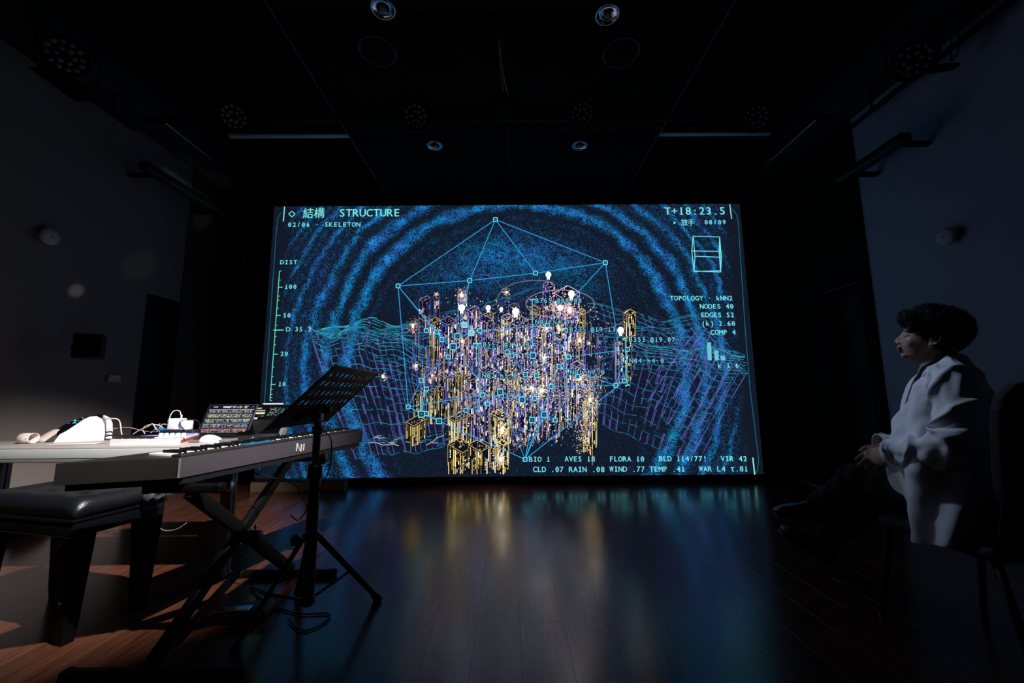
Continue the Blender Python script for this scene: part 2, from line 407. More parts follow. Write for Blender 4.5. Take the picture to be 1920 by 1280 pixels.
def screen_mat():
    m, nt, N, L = new_mat('screen_particle_image')
    out = N.new('ShaderNodeOutputMaterial'); em = N.new('ShaderNodeEmission'); L.new(em.outputs[0], out.inputs[0])
    tc = N.new('ShaderNodeTexCoord')
    def mth(op, a, b=None, c=None, clamp=False):
        n = N.new('ShaderNodeMath'); n.operation = op; n.use_clamp = clamp
        for i, v in enumerate((a, b, c)):
            if v is None: continue
            if isinstance(v, (int, float)): n.inputs[i].default_value = v
            else: L.new(v, n.inputs[i])
        return n.outputs[0]
    sx = N.new('ShaderNodeSeparateXYZ'); L.new(tc.outputs['Object'], sx.inputs[0])
    X, Z = sx.outputs[0], sx.outputs[2]
    cx, cz = S(965, 681)
    dx = mth('SUBTRACT', X, cx); dz = mth('SUBTRACT', Z, cz)
    # slow warp so the rings wander
    wn = N.new('ShaderNodeTexNoise'); wn.inputs['Scale'].default_value = 1.3; wn.inputs['Detail'].default_value = 2
    L.new(tc.outputs['Object'], wn.inputs['Vector'])
    warp = mth('MULTIPLY', mth('SUBTRACT', wn.outputs['Fac'], 0.5), 0.22)
    r = mth('SQRT', mth('ADD', mth('MULTIPLY', dx, dx), mth('MULTIPLY', dz, dz)))
    r = mth('DIVIDE', mth('ADD', r, warp), PXM)            # in picture-sized units
    q = mth('SUBTRACT', r, 315.0)
    ph = mth('MULTIPLY', mth('DIVIDE', q, 41.0), mth('ADD', 1.0, mth('DIVIDE', mth('MAXIMUM', q, 0.0), 900.0)))
    wf = N.new('ShaderNodeTexNoise'); wf.inputs['Scale'].default_value = 5.0; wf.inputs['Detail'].default_value = 3
    L.new(tc.outputs['Object'], wf.inputs['Vector'])
    ph = mth('ADD', ph, mth('MULTIPLY', mth('SUBTRACT', wf.outputs['Fac'], 0.5), 0.55))
    ring = mth('ADD', mth('MULTIPLY', mth('COSINE', mth('MULTIPLY', ph, 2 * PI)), 0.5), 0.5)
    ring = mth('POWER', ring, 0.85)
    far = N.new('ShaderNodeMapRange'); far.inputs['From Min'].default_value = 345; far.inputs['From Max'].default_value = 420; L.new(r, far.inputs['Value'])
    r2 = mth('ADD', mth('MULTIPLY', mth('COSINE', mth('MULTIPLY', ph, 4 * PI)), 0.5), 0.5)
    ring = mth('ADD', mth('MULTIPLY', ring, mth('SUBTRACT', 1.0, mth('MULTIPLY', far.outputs[0], 0.55))), mth('MULTIPLY', mth('MULTIPLY', r2, far.outputs[0]), 0.42))
    # outside: rings; inside r<255: dome at the top only
    mo = N.new('ShaderNodeMapRange'); mo.inputs['From Min'].default_value = 275; mo.inputs['From Max'].default_value = 300; L.new(r, mo.inputs['Value'])
    mi = N.new('ShaderNodeMapRange'); mi.inputs['From Min'].default_value = 285; mi.inputs['From Max'].default_value = 205; L.new(r, mi.inputs['Value'])
    ztop = S(960, 590)[1]; zt2 = S(960, 470)[1]
    mt = N.new('ShaderNodeMapRange'); mt.inputs['From Min'].default_value = ztop; mt.inputs['From Max'].default_value = zt2
    mt.inputs['To Min'].default_value = 0.06; mt.inputs['To Max'].default_value = 0.95; L.new(Z, mt.inputs['Value'])
    fad = N.new('ShaderNodeMapRange'); fad.inputs['From Min'].default_value = 420; fad.inputs['From Max'].default_value = 640
    fad.inputs['To Min'].default_value = 1.0; fad.inputs['To Max'].default_value = 0.62; L.new(r, fad.inputs['Value'])
    dens = mth('ADD', mth('MULTIPLY', mth('MULTIPLY', mo.outputs[0], ring), fad.outputs[0]), mth('MULTIPLY', mi.outputs[0], mt.outputs[0]))
    # streaks
    st = N.new('ShaderNodeTexNoise'); st.inputs['Scale'].default_value = 6.5; st.inputs['Detail'].default_value = 4; st.inputs['Roughness'].default_value = 0.65
    L.new(tc.outputs['Object'], st.inputs['Vector'])
    dens = mth('MULTIPLY', dens, mth('ADD', -0.1, mth('MULTIPLY', st.outputs['Fac'], 1.75)))
    dens = mth('ADD', mth('MULTIPLY', dens, 0.80), 0.06)
    # lower part of the sides thins out, edge of frame empty
    ax = mth('ABSOLUTE', X)
    ed = N.new('ShaderNodeMapRange'); ed.inputs['From Min'].default_value = SW / 2 - .12; ed.inputs['From Max'].default_value = SW / 2 - .32; L.new(ax, ed.inputs['Value'])
    dens = mth('MULTIPLY', dens, ed.outputs[0])
    lowc = mth('MULTIPLY', mth('LESS_THAN', Z, -SH / 2 + .01), 0.0)
    # per-pixel white noise
    cell = 0.0078
    sn = N.new('ShaderNodeVectorMath'); sn.operation = 'SNAP'
    sn.inputs[1].default_value = (cell, 1.0, cell); L.new(tc.outputs['Object'], sn.inputs[0])
    wh = N.new('ShaderNodeTexWhiteNoise'); wh.noise_dimensions = '3D'
    sc2 = N.new('ShaderNodeVectorMath'); sc2.operation = 'MULTIPLY'; sc2.inputs[1].default_value = (1 / cell, 0.0, 1 / cell)
    L.new(sn.outputs[0], sc2.inputs[0]); L.new(sc2.outputs[0], wh.inputs['Vector'])
    w2 = N.new('ShaderNodeSeparateColor'); L.new(wh.outputs['Color'], w2.inputs[0])
    on = mth('MULTIPLY', mth('SUBTRACT', mth('ADD', dens, 0.075), wh.outputs['Value']), 1.9, clamp=True)
    lum = mth('MULTIPLY', on, mth('ADD', 0.3, mth('MULTIPLY', w2.outputs[0], 2.6)))
    cn = N.new('ShaderNodeTexNoise'); cn.inputs['Scale'].default_value = 2.4; cn.inputs['Detail'].default_value = 1
    L.new(tc.outputs['Object'], cn.inputs['Vector'])
    hue = mth('ADD', mth('MULTIPLY', w2.outputs[1], 0.62), mth('MULTIPLY', cn.outputs['Fac'], 0.42))
    cr = N.new('ShaderNodeValToRGB'); e = cr.color_ramp.elements
    e[0].position = 0.22; e[0].color = (0.0, 0.34, 0.30, 1)
    e[1].position = 1.0; e[1].color = (0.18, 0.11, 0.75, 1)
    x = e.new(0.46); x.color = (0.0, 0.26, 0.76, 1)
    x = e.new(0.74); x.color = (0.015, 0.16, 0.78, 1)
    L.new(hue, cr.inputs[0])
    mul = N.new('ShaderNodeVectorMath'); mul.operation = 'SCALE'; L.new(cr.outputs[0], mul.inputs[0]); L.new(lum, mul.inputs['Scale'])
    ad = N.new('ShaderNodeVectorMath'); ad.operation = 'ADD'; ad.inputs[1].default_value = (0.006, 0.0095, 0.020)
    L.new(mul.outputs[0], ad.inputs[0]); L.new(ad.outputs[0], em.inputs['Color'])
    em.inputs['Strength'].default_value = 1.0
    return m
m_screen = screen_mat()
vs_ = [(-SW / 2, 0, -SH / 2), (SW / 2, 0, -SH / 2), (SW / 2, 0, SH / 2), (-SW / 2, 0, SH / 2)]
pan = link('display_panel', MB().add(vs_, [[0, 1, 2, 3]]).mesh('display_panel'), m_screen, led)
fr = MB()
fr.box((0, .035, 0), (SW + .02, .06, SH + .02))
fr.build('screen_cabinet', m_wallblack, led)
mb = MB()
mb.box((0, .02, SH / 2 + .008), (SW + .03, .05, .014)); mb.box((0, .02, -SH / 2 - .03), (SW + .03, .06, .058))
mb.box((-SW / 2 - .008, .02, 0), (.014, .05, SH + .03)); mb.box((SW / 2 + .008, .02, 0), (.014, .05, SH + .03))
mb.build('screen_frame', m_wallblack, led)

CY = (0.20, 0.82, 0.95); CB = (0.035, 0.38, 0.80); CG = (0.20, 0.80, 0.75)
class Glow:
    """flat coloured shapes drawn on the display face"""
    def __init__(s, off): s.v = []; s.f = []; s.c = []; s.off = off
    def poly(s, pts, col, off=None):
        k = len(s.v); y = -(s.off if off is None else off)
        for x, z in pts: s.v.append((x, y, z)); s.c.append((*col, 1))
        s.f.append(list(range(k, k + len(pts))))
    def seg(s, a, b, wd, col, off=None):
        ax, az = a; bx, bz = b; dx, dz = bx - ax, bz - az; l = math.hypot(dx, dz) or 1e-6
        ox, oz = -dz / l * wd / 2, dx / l * wd / 2
        s.poly([(ax + ox, az + oz), (bx + ox, bz + oz), (bx - ox, bz - oz), (ax - ox, az - oz)], col, off)
    def line(s, pts, wd, col):
        for a, b in zip(pts, pts[1:]): s.seg(a, b, wd, col)
    def pxline(s, pts, wd, col): s.line([S(*p) for p in pts], wd * PXM, col)
    def build(s, name, parent=led, m=None):
        me = bpy.data.meshes.new(name); me.from_pydata(s.v, [], s.f); me.update()
        at = me.color_attributes.new('Col', 'FLOAT_COLOR', 'POINT')
        at.data.foreach_set('color', np.array(s.c, dtype=np.float32).ravel())
        o = link(name, me, m or m_glow, parent); return o

# glyphs -----------------------------------------------------------
GL = {}
def glyph(ch):
    if ch in GL: return GL[ch]
    cu = bpy.data.curves.new('g', 'FONT'); cu.body = ch; cu.size = 1.0; cu.resolution_u = 3
    o = bpy.data.objects.new('g', cu); C.objects.link(o)
    dg = bpy.context.evaluated_depsgraph_get(); dg.update()
    me = bpy.data.meshes.new_from_object(o.evaluated_get(dg))
    vs = [(v.co.x, v.co.y) for v in me.vertices]; fs = [list(p.vertices) for p in me.polygons]
    bpy.data.objects.remove(o); bpy.data.curves.remove(cu); bpy.data.meshes.remove(me)
    if vs:
        x0 = min(v[0] for v in vs); x1 = max(v[0] for v in vs)
    else: x0 = x1 = 0
    GL[ch] = (vs, fs, x0, x1); return GL[ch]
CAPH = None
def text_to(g, s, a, b, hpx, col, off=None, bold=1.0):
    """text s from picture point a (left, baseline) to b (right, baseline); hpx = capital height"""
    global CAPH
    if CAPH is None: CAPH = max(v[1] for v in glyph('H')[0])
    ax, az = S(*a); bx, bz = S(*b)
    n = len(s); adv = (bx - ax) / n; sl = (bz - az) / (bx - ax)
    k = hpx * PXM / CAPH
    y = -(g.off if off is None else off)
    for i, ch in enumerate(s):
        if ch == ' ': continue
        vs, fs, x0, x1 = glyph(ch)
        wide = (x1 - x0) * k
        cjk = ord(ch) > 0x2e80
        sx = k
        if wide > adv * .86 and not cjk: sx = k * adv * .86 / wide
        cx = ax + adv * (i + .5)
        if cjk: sx = k * .92
        reps = (0.0,) if bold <= 0 else (-bold * PXM * .22, bold * PXM * .22)
        for rdx in reps:
            kk = len(g.v)
            for x, z in vs:
                xx = cx + (x - (x0 + x1) / 2) * sx + rdx
                g.v.append((xx, y, az + (xx - ax) * sl + z * (k if not cjk else k * .98))); g.c.append((*col, 1))
            for f in fs: g.f.append([q + kk for q in f])
        if ch == '0':
            z0 = az + (cx - ax) * sl
            g.seg((cx - adv * .05, z0 + hpx * PXM * .42), (cx + adv * .05, z0 + hpx * PXM * .58), 1.1 * PXM, col, off)
        if ch == 'I' or ch == '1':
            z0 = az + (cx - ax) * sl
            g.seg((cx - adv * .28, z0 + PXM * .6), (cx + adv * .28, z0 + PXM * .6), 1.2 * PXM, col, off)
            if ch == 'I': g.seg((cx - adv * .28, z0 + hpx * PXM - PXM * .6), (cx + adv * .28, z0 + hpx * PXM - PXM * .6), 1.2 * PXM, col, off)
OT = 0.016
TD = (0.20, 0.70, 0.92)
def text(s, a, b, h, col=CY, bold=1.0):
    g = Glow(OT)
    if col is TD:
        for ox, oy in ((-1.5, 0), (1.5, 0), (0, -1.5), (0, 1.5), (-1, -1), (1, 1)):
            text_to(g, s, (a[0] + ox, a[1] + oy), (b[0] + ox, b[1] + oy), h, (.004, .008, .02), .0152, 1.5)
    text_to(g, s, a, b, h, col, None, bold)
    if g.v: return g.build('lettering')
text('STRUCTURE', (636, 407), (751, 406.5), 15, CG, 1.5)
text('結構', (568, 408.5), (610, 408), 16, CG, 0.8)
text('02/06 · SKELETON', (540, 426), (677, 425.5), 8.6, CY, 0.7)
text('T+18:23.5', (1245, 403.5), (1360, 403), 15, CG, 1.5)
text('放手', (1276, 423), (1302, 423), 10.5, CY, 0.4)
text('08/09', (1319, 421.5), (1361, 421.5), 8.6, CY, 0.7)
text('DIST', (526, 496), (559, 496), 7.8, CY, 0.6)
for s, x, y, x1 in (('100', 534, 542, 558), ('50', 531, 595.5, 547), ('20', 526, 667.5, 542), ('10', 522, 724, 538)):
    text(s, (x, y), (x1, y), 8.2, CY, 0.6)
text('D', (537, 621.5), (546, 621.5), 8.4, CG, 1.0); text('35.2', (553, 621.5), (586, 621.5), 8.4, CG, 1.0)
text('TOPOLOGY · kNN2', (1255, 563.5), (1373, 563.5), 8.6, CY, 0.9)
text('NODES 40', (1311, 579), (1375, 579), 8.8, CY, 1.0)
text('EDGES 52', (1313, 595), (1376, 595), 8.8, CY, 1.0)
text('(k) 2.60', (1314, 611), (1378, 611), 8.8, CY, 1.0)
text('COMP 4', (1331, 627.5), (1379, 627.5), 8.8, CY, 1.0)
text('k 1.6', (1344, 689.5), (1385, 689.5), 8.6, CY, 0.5)
text('BIO 1', (991, 865), (1032, 865), 8.8, CY, 0.9)
text('AVES 18', (1058, 864.5), (1116, 864.5), 8.8, CY, 0.9)
text('FLORA 10', (1142, 864.5), (1208, 864.5), 8.8, CY, 0.9)
text('BLD 114/77!', (1234, 864), (1325, 864), 8.8, CY, 0.9)
text('VIR 42', (1350, 864), (1400, 864), 8.8, CY, 0.9)
text('CLD .07', (999, 884), (1057, 884), 9, CY, 0.9)
text('RAIN .08', (1066, 884), (1134, 884), 9, CY, 0.9)
text('WIND .77', (1142, 883.5), (1209, 883.5), 9, CY, 0.9)
text('TEMP .41', (1217, 883.5), (1284, 883.5), 9, CY, 0.9)
text('WAR L4 τ.81', (1309, 883), (1402, 883), 9, CY, 0.9)
text('B765 @09,08', (1003, 568), (1091, 568), 8.6, TD, 0.5)
text('N03 h4.9', (1003, 608), (1069, 608), 8.6, TD, 0.5)
text('B235 @19,13', (1067, 622), (1154, 622), 8.6, TD, 0.5)
text('B557 @16,18', (905, 649.5), (993, 649.5), 8.2, TD, 0.4)
text('B353 @19,07', (1178, 641), (1266, 641), 8.6, TD, 0.5)
text('N04 h4.0', (1179, 680.5), (1245, 680.5), 8.6, TD, 0.5)
text('N01 h7.0', (1068, 702), (1134, 702), 8.6, TD, 0.5)
text('N02 h5.0', (904, 708.5), (970, 708.5), 8.6, TD, 0.5)

# HUD line work ----------------------------------------------------
g = Glow(.0155)
g.pxline([(535, 388), (532.5, 416)], 2.0, CG)
g.pxline([(1367, 384), (1370.5, 411)], 2.0, CG)
g.pxline([(1410, 857), (1413.5, 889)], 2.2, (.3, .85, .8))
g.pxline([(548.5, 397), (554.5, 402), (548.5, 407.5), (542.5, 402), (548.5, 397)], 1.6, CG)
g.poly([S(1262, 415.5), S(1262, 421.5), S(1266.5, 418.5)], CY)
g.build('corner_marks')
g = Glow(.015)
DC = (.012, .16, .26)
g.pxline([(528, 400), (522, 410), (519, 440), (497, 760), (488, 880)], 1.0, DC)
g.pxline([(1372, 392), (1380, 403), (1383, 420), (1396, 620), (1405, 730), (1416, 820), (1421, 860), (1419, 880), (1415, 888)], 1.1, DC)
g.build('frame_line')
g = Glow(.0155)
sc_pts = [(525.5, 508.5), (507.8, 750.5)]
g.pxline([(529, 508.5), (525.5, 508.5)] + sc_pts[1:] + [(511.5, 751)], 1.5, (.10, .72, .50))
def sx_at(y): return 525.5 + (507.8 - 525.5) * (y - 508.5) / 242
for y in (525.5, 555.5, 563, 578, 610, 631, 646.5, 688, 705.5, 730, 739, 745): g.pxline([(sx_at(y), y), (sx_at(y) + 3.5, y)], 1.1, CG)
for y in (539, 591.5, 664, 720.5): g.pxline([(sx_at(y), y), (sx_at(y) + 8, y)], 1.3, CG)
g.pxline([(514, 619), (533, 619)], 1.6, CG)
g.build('distance_scale')
g = Glow(.0155)
for pts in ([(1298.5, 443.5), (1348, 445), (1350, 508), (1300, 509.5), (1296, 471), (1298.5, 443.5), (1302, 481), (1300, 509.5)], [(1296, 471), (1347, 472)], [(1302, 481), (1351.5, 483)],
            [(1348, 445), (1347, 472), (1350, 510.5)], [(1348, 445), (1351.5, 483), (1350, 510.5), (1300, 508.5)]):
    g.pxline(pts, 1.4, CY)
g.build('wireframe_box')
for a, b, t in ((1324, 1332, 642), (1337, 1345.5, 657), (1349, 1357.5, 667)):
    g = Glow(.0155); g.poly([S(a + (0 if t < 650 else 0), t), S(b, t), S(b + 1.5, 675.5), S(a + 2, 675.5)], (.14, .55, .66)); g.build('bar')

# node graph -------------------------------------------------------
ND = {'a': (929, 412.5), 'b': (747, 536.5), 'c': (881, 526.5), 'd': (1004, 512.5), 'e': (1134.5, 493), 'f': (766, 762.5), 'g': (790, 713), 'h': (800, 729), 'i': (791, 776), 'j': (800, 775),
      'k': (823.5, 789), 'l': (874, 769), 'm': (914.5, 757), 'n': (905, 740), 'o': (938, 735), 'p': (979, 749.5), 'q': (1002, 746.5), 'r': (1033, 724.5), 's': (1048, 687), 't': (1066, 669),
      'u': (1154, 722), 'v': (1170, 714), 'w': (1176, 655), 'x': (1020, 777), 'y': (998, 787), 'z': (1041, 787), 'A': (984.5, 860.5), 'B': (800, 620), 'C': (819.5, 622.5), 'D': (829, 637),
      'E': (850, 650), 'F': (841, 669), 'G': (871, 609.5), 'H': (858, 630.5), 'I': (884, 624.5), 'J': (900, 620), 'K': (891, 648), 'L': (951, 660), 'M': (960, 667), 'N': (999, 666.5), 'O': (985, 702), 'P': (1006, 704),
      'Q': (1026, 610), 'R': (1083, 706)}
big = set('iEkIGyxoHNp')
g = Glow(.014)
for e_ in 'ab bc cd de ad ac ae bf bC fg gh hi fi ik fk kl lm em_ bD cH gi hj jk kA Ay Ax Ar Av rz_ yz xy xz qx np rs st tw uv uw vw ru su tQ eQ ev wv Fg EK DE DF CD BD GJ HI KN LM NP MO Op oq fn mo nm nl QJ'.split():
    if len(e_) == 2 and e_[0] in ND and e_[1] in ND:
        long_ = math.dist(ND[e_[0]], ND[e_[1]])
        g.pxline([ND[e_[0]], ND[e_[1]]], 1.35 if long_ > 60 else 1.1, CB)
g.pxline([(881, 526.5), (858, 590), (838, 640)], 1.1, CB); g.pxline([ND['b'], (800, 600), (850, 650), (905, 720), (940, 760), (960, 800), ND['A']], 1.0, CB)
g.build('link_lines')
for k, (x, y) in ND.items():
    g = Glow(.0165); h = 5.0 if k in big else 3.6
    if k in 'iE': h = 5.6
    g.poly([S(x - h, y - h), S(x + h, y - h), S(x + h, y + h), S(x - h, y + h)], (.01, .05, .10) if k not in 'GI' else (.3, .6, .6), off=.0160)
    q = [(x - h, y - h), (x + h, y - h), (x + h, y + h), (x - h, y + h), (x - h, y - h)]
    g.pxline(q, 1.5, CY)
    g.pxline([(x - h * .3, y - h * .3), (x + h * .3, y + h * .2)], 1.2, CB)
    g.build('node_marker')
for (x0, y0, x1, y1) in ((998, 562, 998.5, 648), (1059, 616, 1065, 786), (898, 644, 898.5, 769), (1171.5, 635, 1176, 722)):
    g = Glow(.0168); g.pxline([(x0, y0), (x1, y1)], 1.7, (.10, .50, .72))
    for (x, y) in ((x0, y0), (x1, y1)): g.pxline([(x - 5, y), (x + 5, y)], 1.2, CY); g.pxline([(x - 4, y + 3), (x + 3, y - 2.5)], 1.0, CY)
    g.build('height_marker')

# terrain wireframe --------------------------------------------------
def patch(TL, TR, BL, BR, nu, nv, amp, seed, flip=False, wu=6.3, wv=4.0, pw=1.7, colv=(.15, .13, .55), colh=(.02, .36, .50), gv=1.1, topw=1.0):
    rr = random.Random(seed); g = Glow(.0030 + seed * .0002)
    phs = [rr.random() * 6.28 for _ in range(4)]
    def ok(a, b): return max(a[0] - (1374 + (a[1] - 381) * .0905), b[0] - (1374 + (b[1] - 381) * .0905)) < 0 and min(a[0], b[0]) > 500
    def P(u, v):
        x = (TL[0] * (1 - u) + TR[0] * u) * (1 - v) + (BL[0] * (1 - u) + BR[0] * u) * v
        y = (TL[1] * (1 - u) + TR[1] * u) * (1 - v) + (BL[1] * (1 - u) + BR[1] * u) * v
        y += amp * (math.sin(u * wu + phs[0] + v * 2) + .5 * math.sin(u * wu * 2.1 + v * wv + phs[1])) * (1 - .7 * v)
        x += amp * .5 * math.sin(v * 3.2 + phs[2] + u) * v
        return (x, y)
    for i in range(nu + 1):
        u = i / nu; last = None
        reps = 2 if rr.random() < .5 else 1
        for r_i in range(reps):
            du = r_i * .012
            pts = [P(u + du, (j / 14) ** 1.1) for j in range(15)]
            for a, b in zip(pts, pts[1:]):
                if rr.random() < .84 and ok(a, b):
                    k = rr.uniform(.25, 1.2); g.seg(S(*a), S(*b), gv * PXM, [c * k for c in colv])
    for j in range(nv + 1):
        v = (j / nv) ** pw
        pts = [P(i / 26, v + .01 * math.sin(i * .9 + j)) for i in range(27)]
        for a, b in zip(pts, pts[1:]):
            if rr.random() < .80 and ok(a, b):
                k = rr.uniform(.35, 1.3) * (1 - .45 * v); g.seg(S(*a), S(*b), gv * PXM, [c * k for c in colh])
    o = g.build('terrain_grid'); o['kind'] = 'stuff'
patch((578, 608), (800, 640), (662, 860), (830, 838), 16, 17, 9, 1, wu=7, pw=2.2, colv=(.13, .12, .50), colh=(.02, .38, .52))
patch((640, 626), (1010, 545), (640, 640), (860, 660), 24, 9, 6, 2, wu=5, colv=(.07, .06, .26), colh=(.01, .14, .24), gv=.9)
patch((595, 612), (820, 600), (590, 640), (820, 655), 7, 9, 8, 3, wu=8, colh=(.03, .42, .55), gv=1.0)
patch((1120, 600), (1395, 655), (1110, 790), (1290, 862), 16, 15, 10, 4, wu=6, pw=1.5, colv=(.13, .11, .50), colh=(.01, .28, .44))
patch((1100, 575), (1330, 600), (1120, 660), (1400, 700), 18, 8, 8, 5, wu=7, colv=(.10, .08, .36), colh=(.02, .30, .42), gv=.95)
patch((1180, 640), (1415, 668), (1190, 690), (1400, 700), 8, 8, 6, 6, wu=9, colh=(.03, .42, .55), gv=1.0)
patch((1300, 600), (1400, 690), (1200, 740), (1310, 860), 9, 12, 6, 7, colv=(.14, .13, .60), colh=(.01, .22, .40))
patch((700, 660), (900, 690), (740, 820), (900, 800), 14, 12, 6, 8, wu=5, colv=(.12, .10, .50), colh=(.01, .20, .38), gv=1.0)
g = Glow(.006)
for k in range(46):
    x = 672 + k * 3.6 + rnd.uniform(-3, 3); y = 826 + 5 * math.sin(k * .5) + rnd.uniform(-5, 5)
    g.pxline([(x, y), (x + rnd.uniform(6, 14), y + rnd.uniform(-2, 2))], 1.1, rnd.choice([(.02, .16, .3), (.4, .4, .45), (.02, .1, .4)]))
for pts in ([(800, 834), (812, 827), (820, 820), (832, 816)], [(690, 830), (705, 829), (718, 834), (735, 832), (748, 835)]): g.pxline(pts, 1.2, (.55, .52, .5))
g.build('shore_lines')['kind'] = 'stuff'

# the city ------------------------------------------------------------
PAL_T = [(.22, .16, .62), (.55, .33, .60), (.85, .75, .85), (.05, .10, .45), (.70, .36, .26), (.75, .55, .30), (.04, .07, .32)]
PAL_M = [(.95, .85, .65), (.80, .56, .20), (.22, .17, .62), (.05, .09, .45), (.95, .9, .85), (.45, .33, .55), (.04, .07, .32)]
PAL_B = [(.80, .56, .13), (.90, .72, .28), (.50, .32, .06), (.95, .86, .55)]
lay = [0.0072]
blds = []
def tower(x, y, wl, wr, h, warm, bright=1.0, seed=0, rs=.55, fill=True, wd=.62):
    """x,y = front roof corner in the picture, wl/wr = face widths, h = height"""
    rr = random.Random(seed * 13 + 5)
    lay[0] += .00006; g = Glow(lay[0])
    pal = PAL_B if warm > .8 else (PAL_M if warm > .3 else PAL_T)
    edge = (.62, .46, .18) if warm > .8 else ((.62, .5, .6) if warm > .3 else (.42, .30, .62))
    h = max(10, min(h, 889 - y))
    L = (x - wl, y - wl * rs); R = (x + wr, y - wr * rs); B = (x - wl + wr, y - (wl + wr) * rs); Fp = (x, y)
    if fill:
        dk = (.0025, .0035, .009)
        g.poly([S(*p) for p in (B, R, (R[0], R[1] + h), (x, y + h), (L[0], L[1] + h), L)], dk)
    o2 = lay[0] + .00003; g.off = o2
    ew = .9
    for a, b in ((L, Fp), (Fp, R), (R, B), (B, L)): g.seg(S(*a), S(*b), ew * PXM, [c * bright * .7 for c in edge])
    for (a, hh) in ((L, h * .95), (Fp, h), (R, h * .9)):
        k = rr.uniform(.2, .6); g.seg(S(*a), S(a[0], min(888, a[1] + hh)), (.6 + .4 * rr.random()) * PXM, [c * bright * k for c in edge])
    for k in range(int((wl + wr) * .5)):        # rooftop clutter
        u, v = rr.random(), rr.random(); q = (x - wl * u + wr * v, y - (wl * u + wr * v) * rs)
        c = rr.choice(pal); g.seg(S(*q), S(q[0] + rr.uniform(-3, 3), q[1] - rr.uniform(0, 3)), 1.0 * PXM, [i * bright * .6 for i in c])
    sx_, sy_ = (2.5, 3.3) if warm <= .8 else (3.0, 4.2)
    for (wf, sgn) in ((wl, -1), (wr, 1)):
        nc = max(1, int(wf / sx_))
        for ci in range(nc):
            cx = x + sgn * (ci + .5) * wf / nc; top = y - (ci + .5) * wf / nc * rs + 3
            tall = rr.random() < (.22 if warm < .93 else .6)
            yy = top
            while yy < min(top + h - 4, 880):
                run = rr.choice([1, 1, 1, 2, 3]) if not tall else rr.randint(3, 9)
                fade = 1 - .55 * max(0, (yy - top) / h) ** 2
                if rr.random() < wd * (1.2 if tall else 1):
                    c = rr.choice(pal); b = bright * (rr.random() ** 1.3 * 2.0 + .2) * fade
                    ww = sx_ * (.56 if warm <= .8 else .44); hh = min(sy_ * run - sy_ * .45, 888 - yy)
                    g.poly([S(cx - ww / 2, yy + ww * .25 * sgn), S(cx + ww / 2, yy - ww * .25 * sgn), S(cx + ww / 2, yy + hh - ww * .25 * sgn), S(cx - ww / 2, yy + hh + ww * .25 * sgn)], [i * b for i in c])
                yy += sy_ * run
                if yy > 884: break
    o = g.build('city_tower', m=m_glow_city); blds.append(o)
tw = []
# background random towers, back rows first
rr = random.Random(3)
def base_y(x):
    xs = [765, 790, 830, 850, 940, 955, 1000, 1050, 1090, 1115, 1135]
    ys = [700, 800, 800, 888, 888, 850, 835, 835, 850, 800, 740]
    return float(np.interp(x, xs, ys))
for i in range(74):
    t = i / 74
    yc = 585 + t * 190 + rr.uniform(-12, 12)
    half = 165 * math.sin(min(1, .35 + t * 1.1) * PI * .5) * (1 - max(0, t - .55) * 1.1)
    x = 955 + rr.uniform(-1, 1) * half * (1 if t < .9 else .7)
    wl, wr = rr.uniform(6, 14), rr.uniform(6, 14)
    h = min(rr.uniform(45, 130), base_y(x) - yc - 4)
    if h < 25: continue
    tw.append((x, yc, wl, wr, h, t * .75 if rr.random() < .8 else .9, rr.uniform(.55, 1.0), i))
# the ones that can be picked out
tw += [(792, 566, 6, 15, 45, .1, .55, 101), (818, 556, 4, 6, 55, .2, .5, 102), (868, 560, 9, 8, 60, .4, 1.1, 103), (815, 606, 9, 11, 70, .9, .8, 104), (840, 610, 15, 16, 90, .3, .9, 105),
       (884, 585, 7, 14, 90, .2, 1.1, 106), (912, 606, 18, 12, 80, .3, .9, 107), (950, 600, 10, 12, 110, .35, 1.1, 108), (968, 612, 12, 22, 90, .5, 1.0, 109), (1030, 540, 12, 10, 150, .3, 1.0, 110),
       (1060, 562, 22, 26, 80, .35, 1.5, 111), (1092, 585, 6, 5, 50, .9, .9, 112), (1179, 592, 10, 12, 55, .9, 1.1, 113), (1174, 640, 8, 9, 78, .9, .8, 119), (1160, 648, 7, 7, 70, .5, .8, 120),
       (1022, 625, 16, 14, 130, .5, 1.2, 114), (1004, 645, 14, 14, 150, .5, 1.1, 115), (935, 676, 13, 17, 130, .6, 1.1, 116), (911, 700, 12, 16, 120, .6, 1.0, 117), (985, 712, 16, 20, 110, .6, 1.3, 118),
       (1010, 708, 14, 16, 110, .6, 1.4, 121), (1085, 690, 14, 10, 90, .5, 1.1, 122), (1105, 760, 12, 14, 90, .9, 1.2, 123), (900, 752, 12, 18, 95, .5, .9, 124), (880, 740, 12, 12, 60, .5, .7, 125),
       (810, 740, 10, 12, 55, .9, .55, 126), (824, 735, 9, 12, 60, .9, .55, 127), (784, 742, 8, 10, 60, .9, .5, 128), (776, 798, 14, 22, 34, .95, .8, 129), (940, 786, 20, 14, 100, .9, 1.5, 131),
       (854, 790, 12, 26, 60, .95, .95, 130), (868, 848, 28, 22, 42, .95, 1.0, 132), (902, 846, 24, 16, 43, .95, 1.0, 133), (945, 835, 12, 8, 54, .9, 1.6, 134)]
for a in tw: tower(*a)
g = Glow(.0136)
rr = random.Random(9)
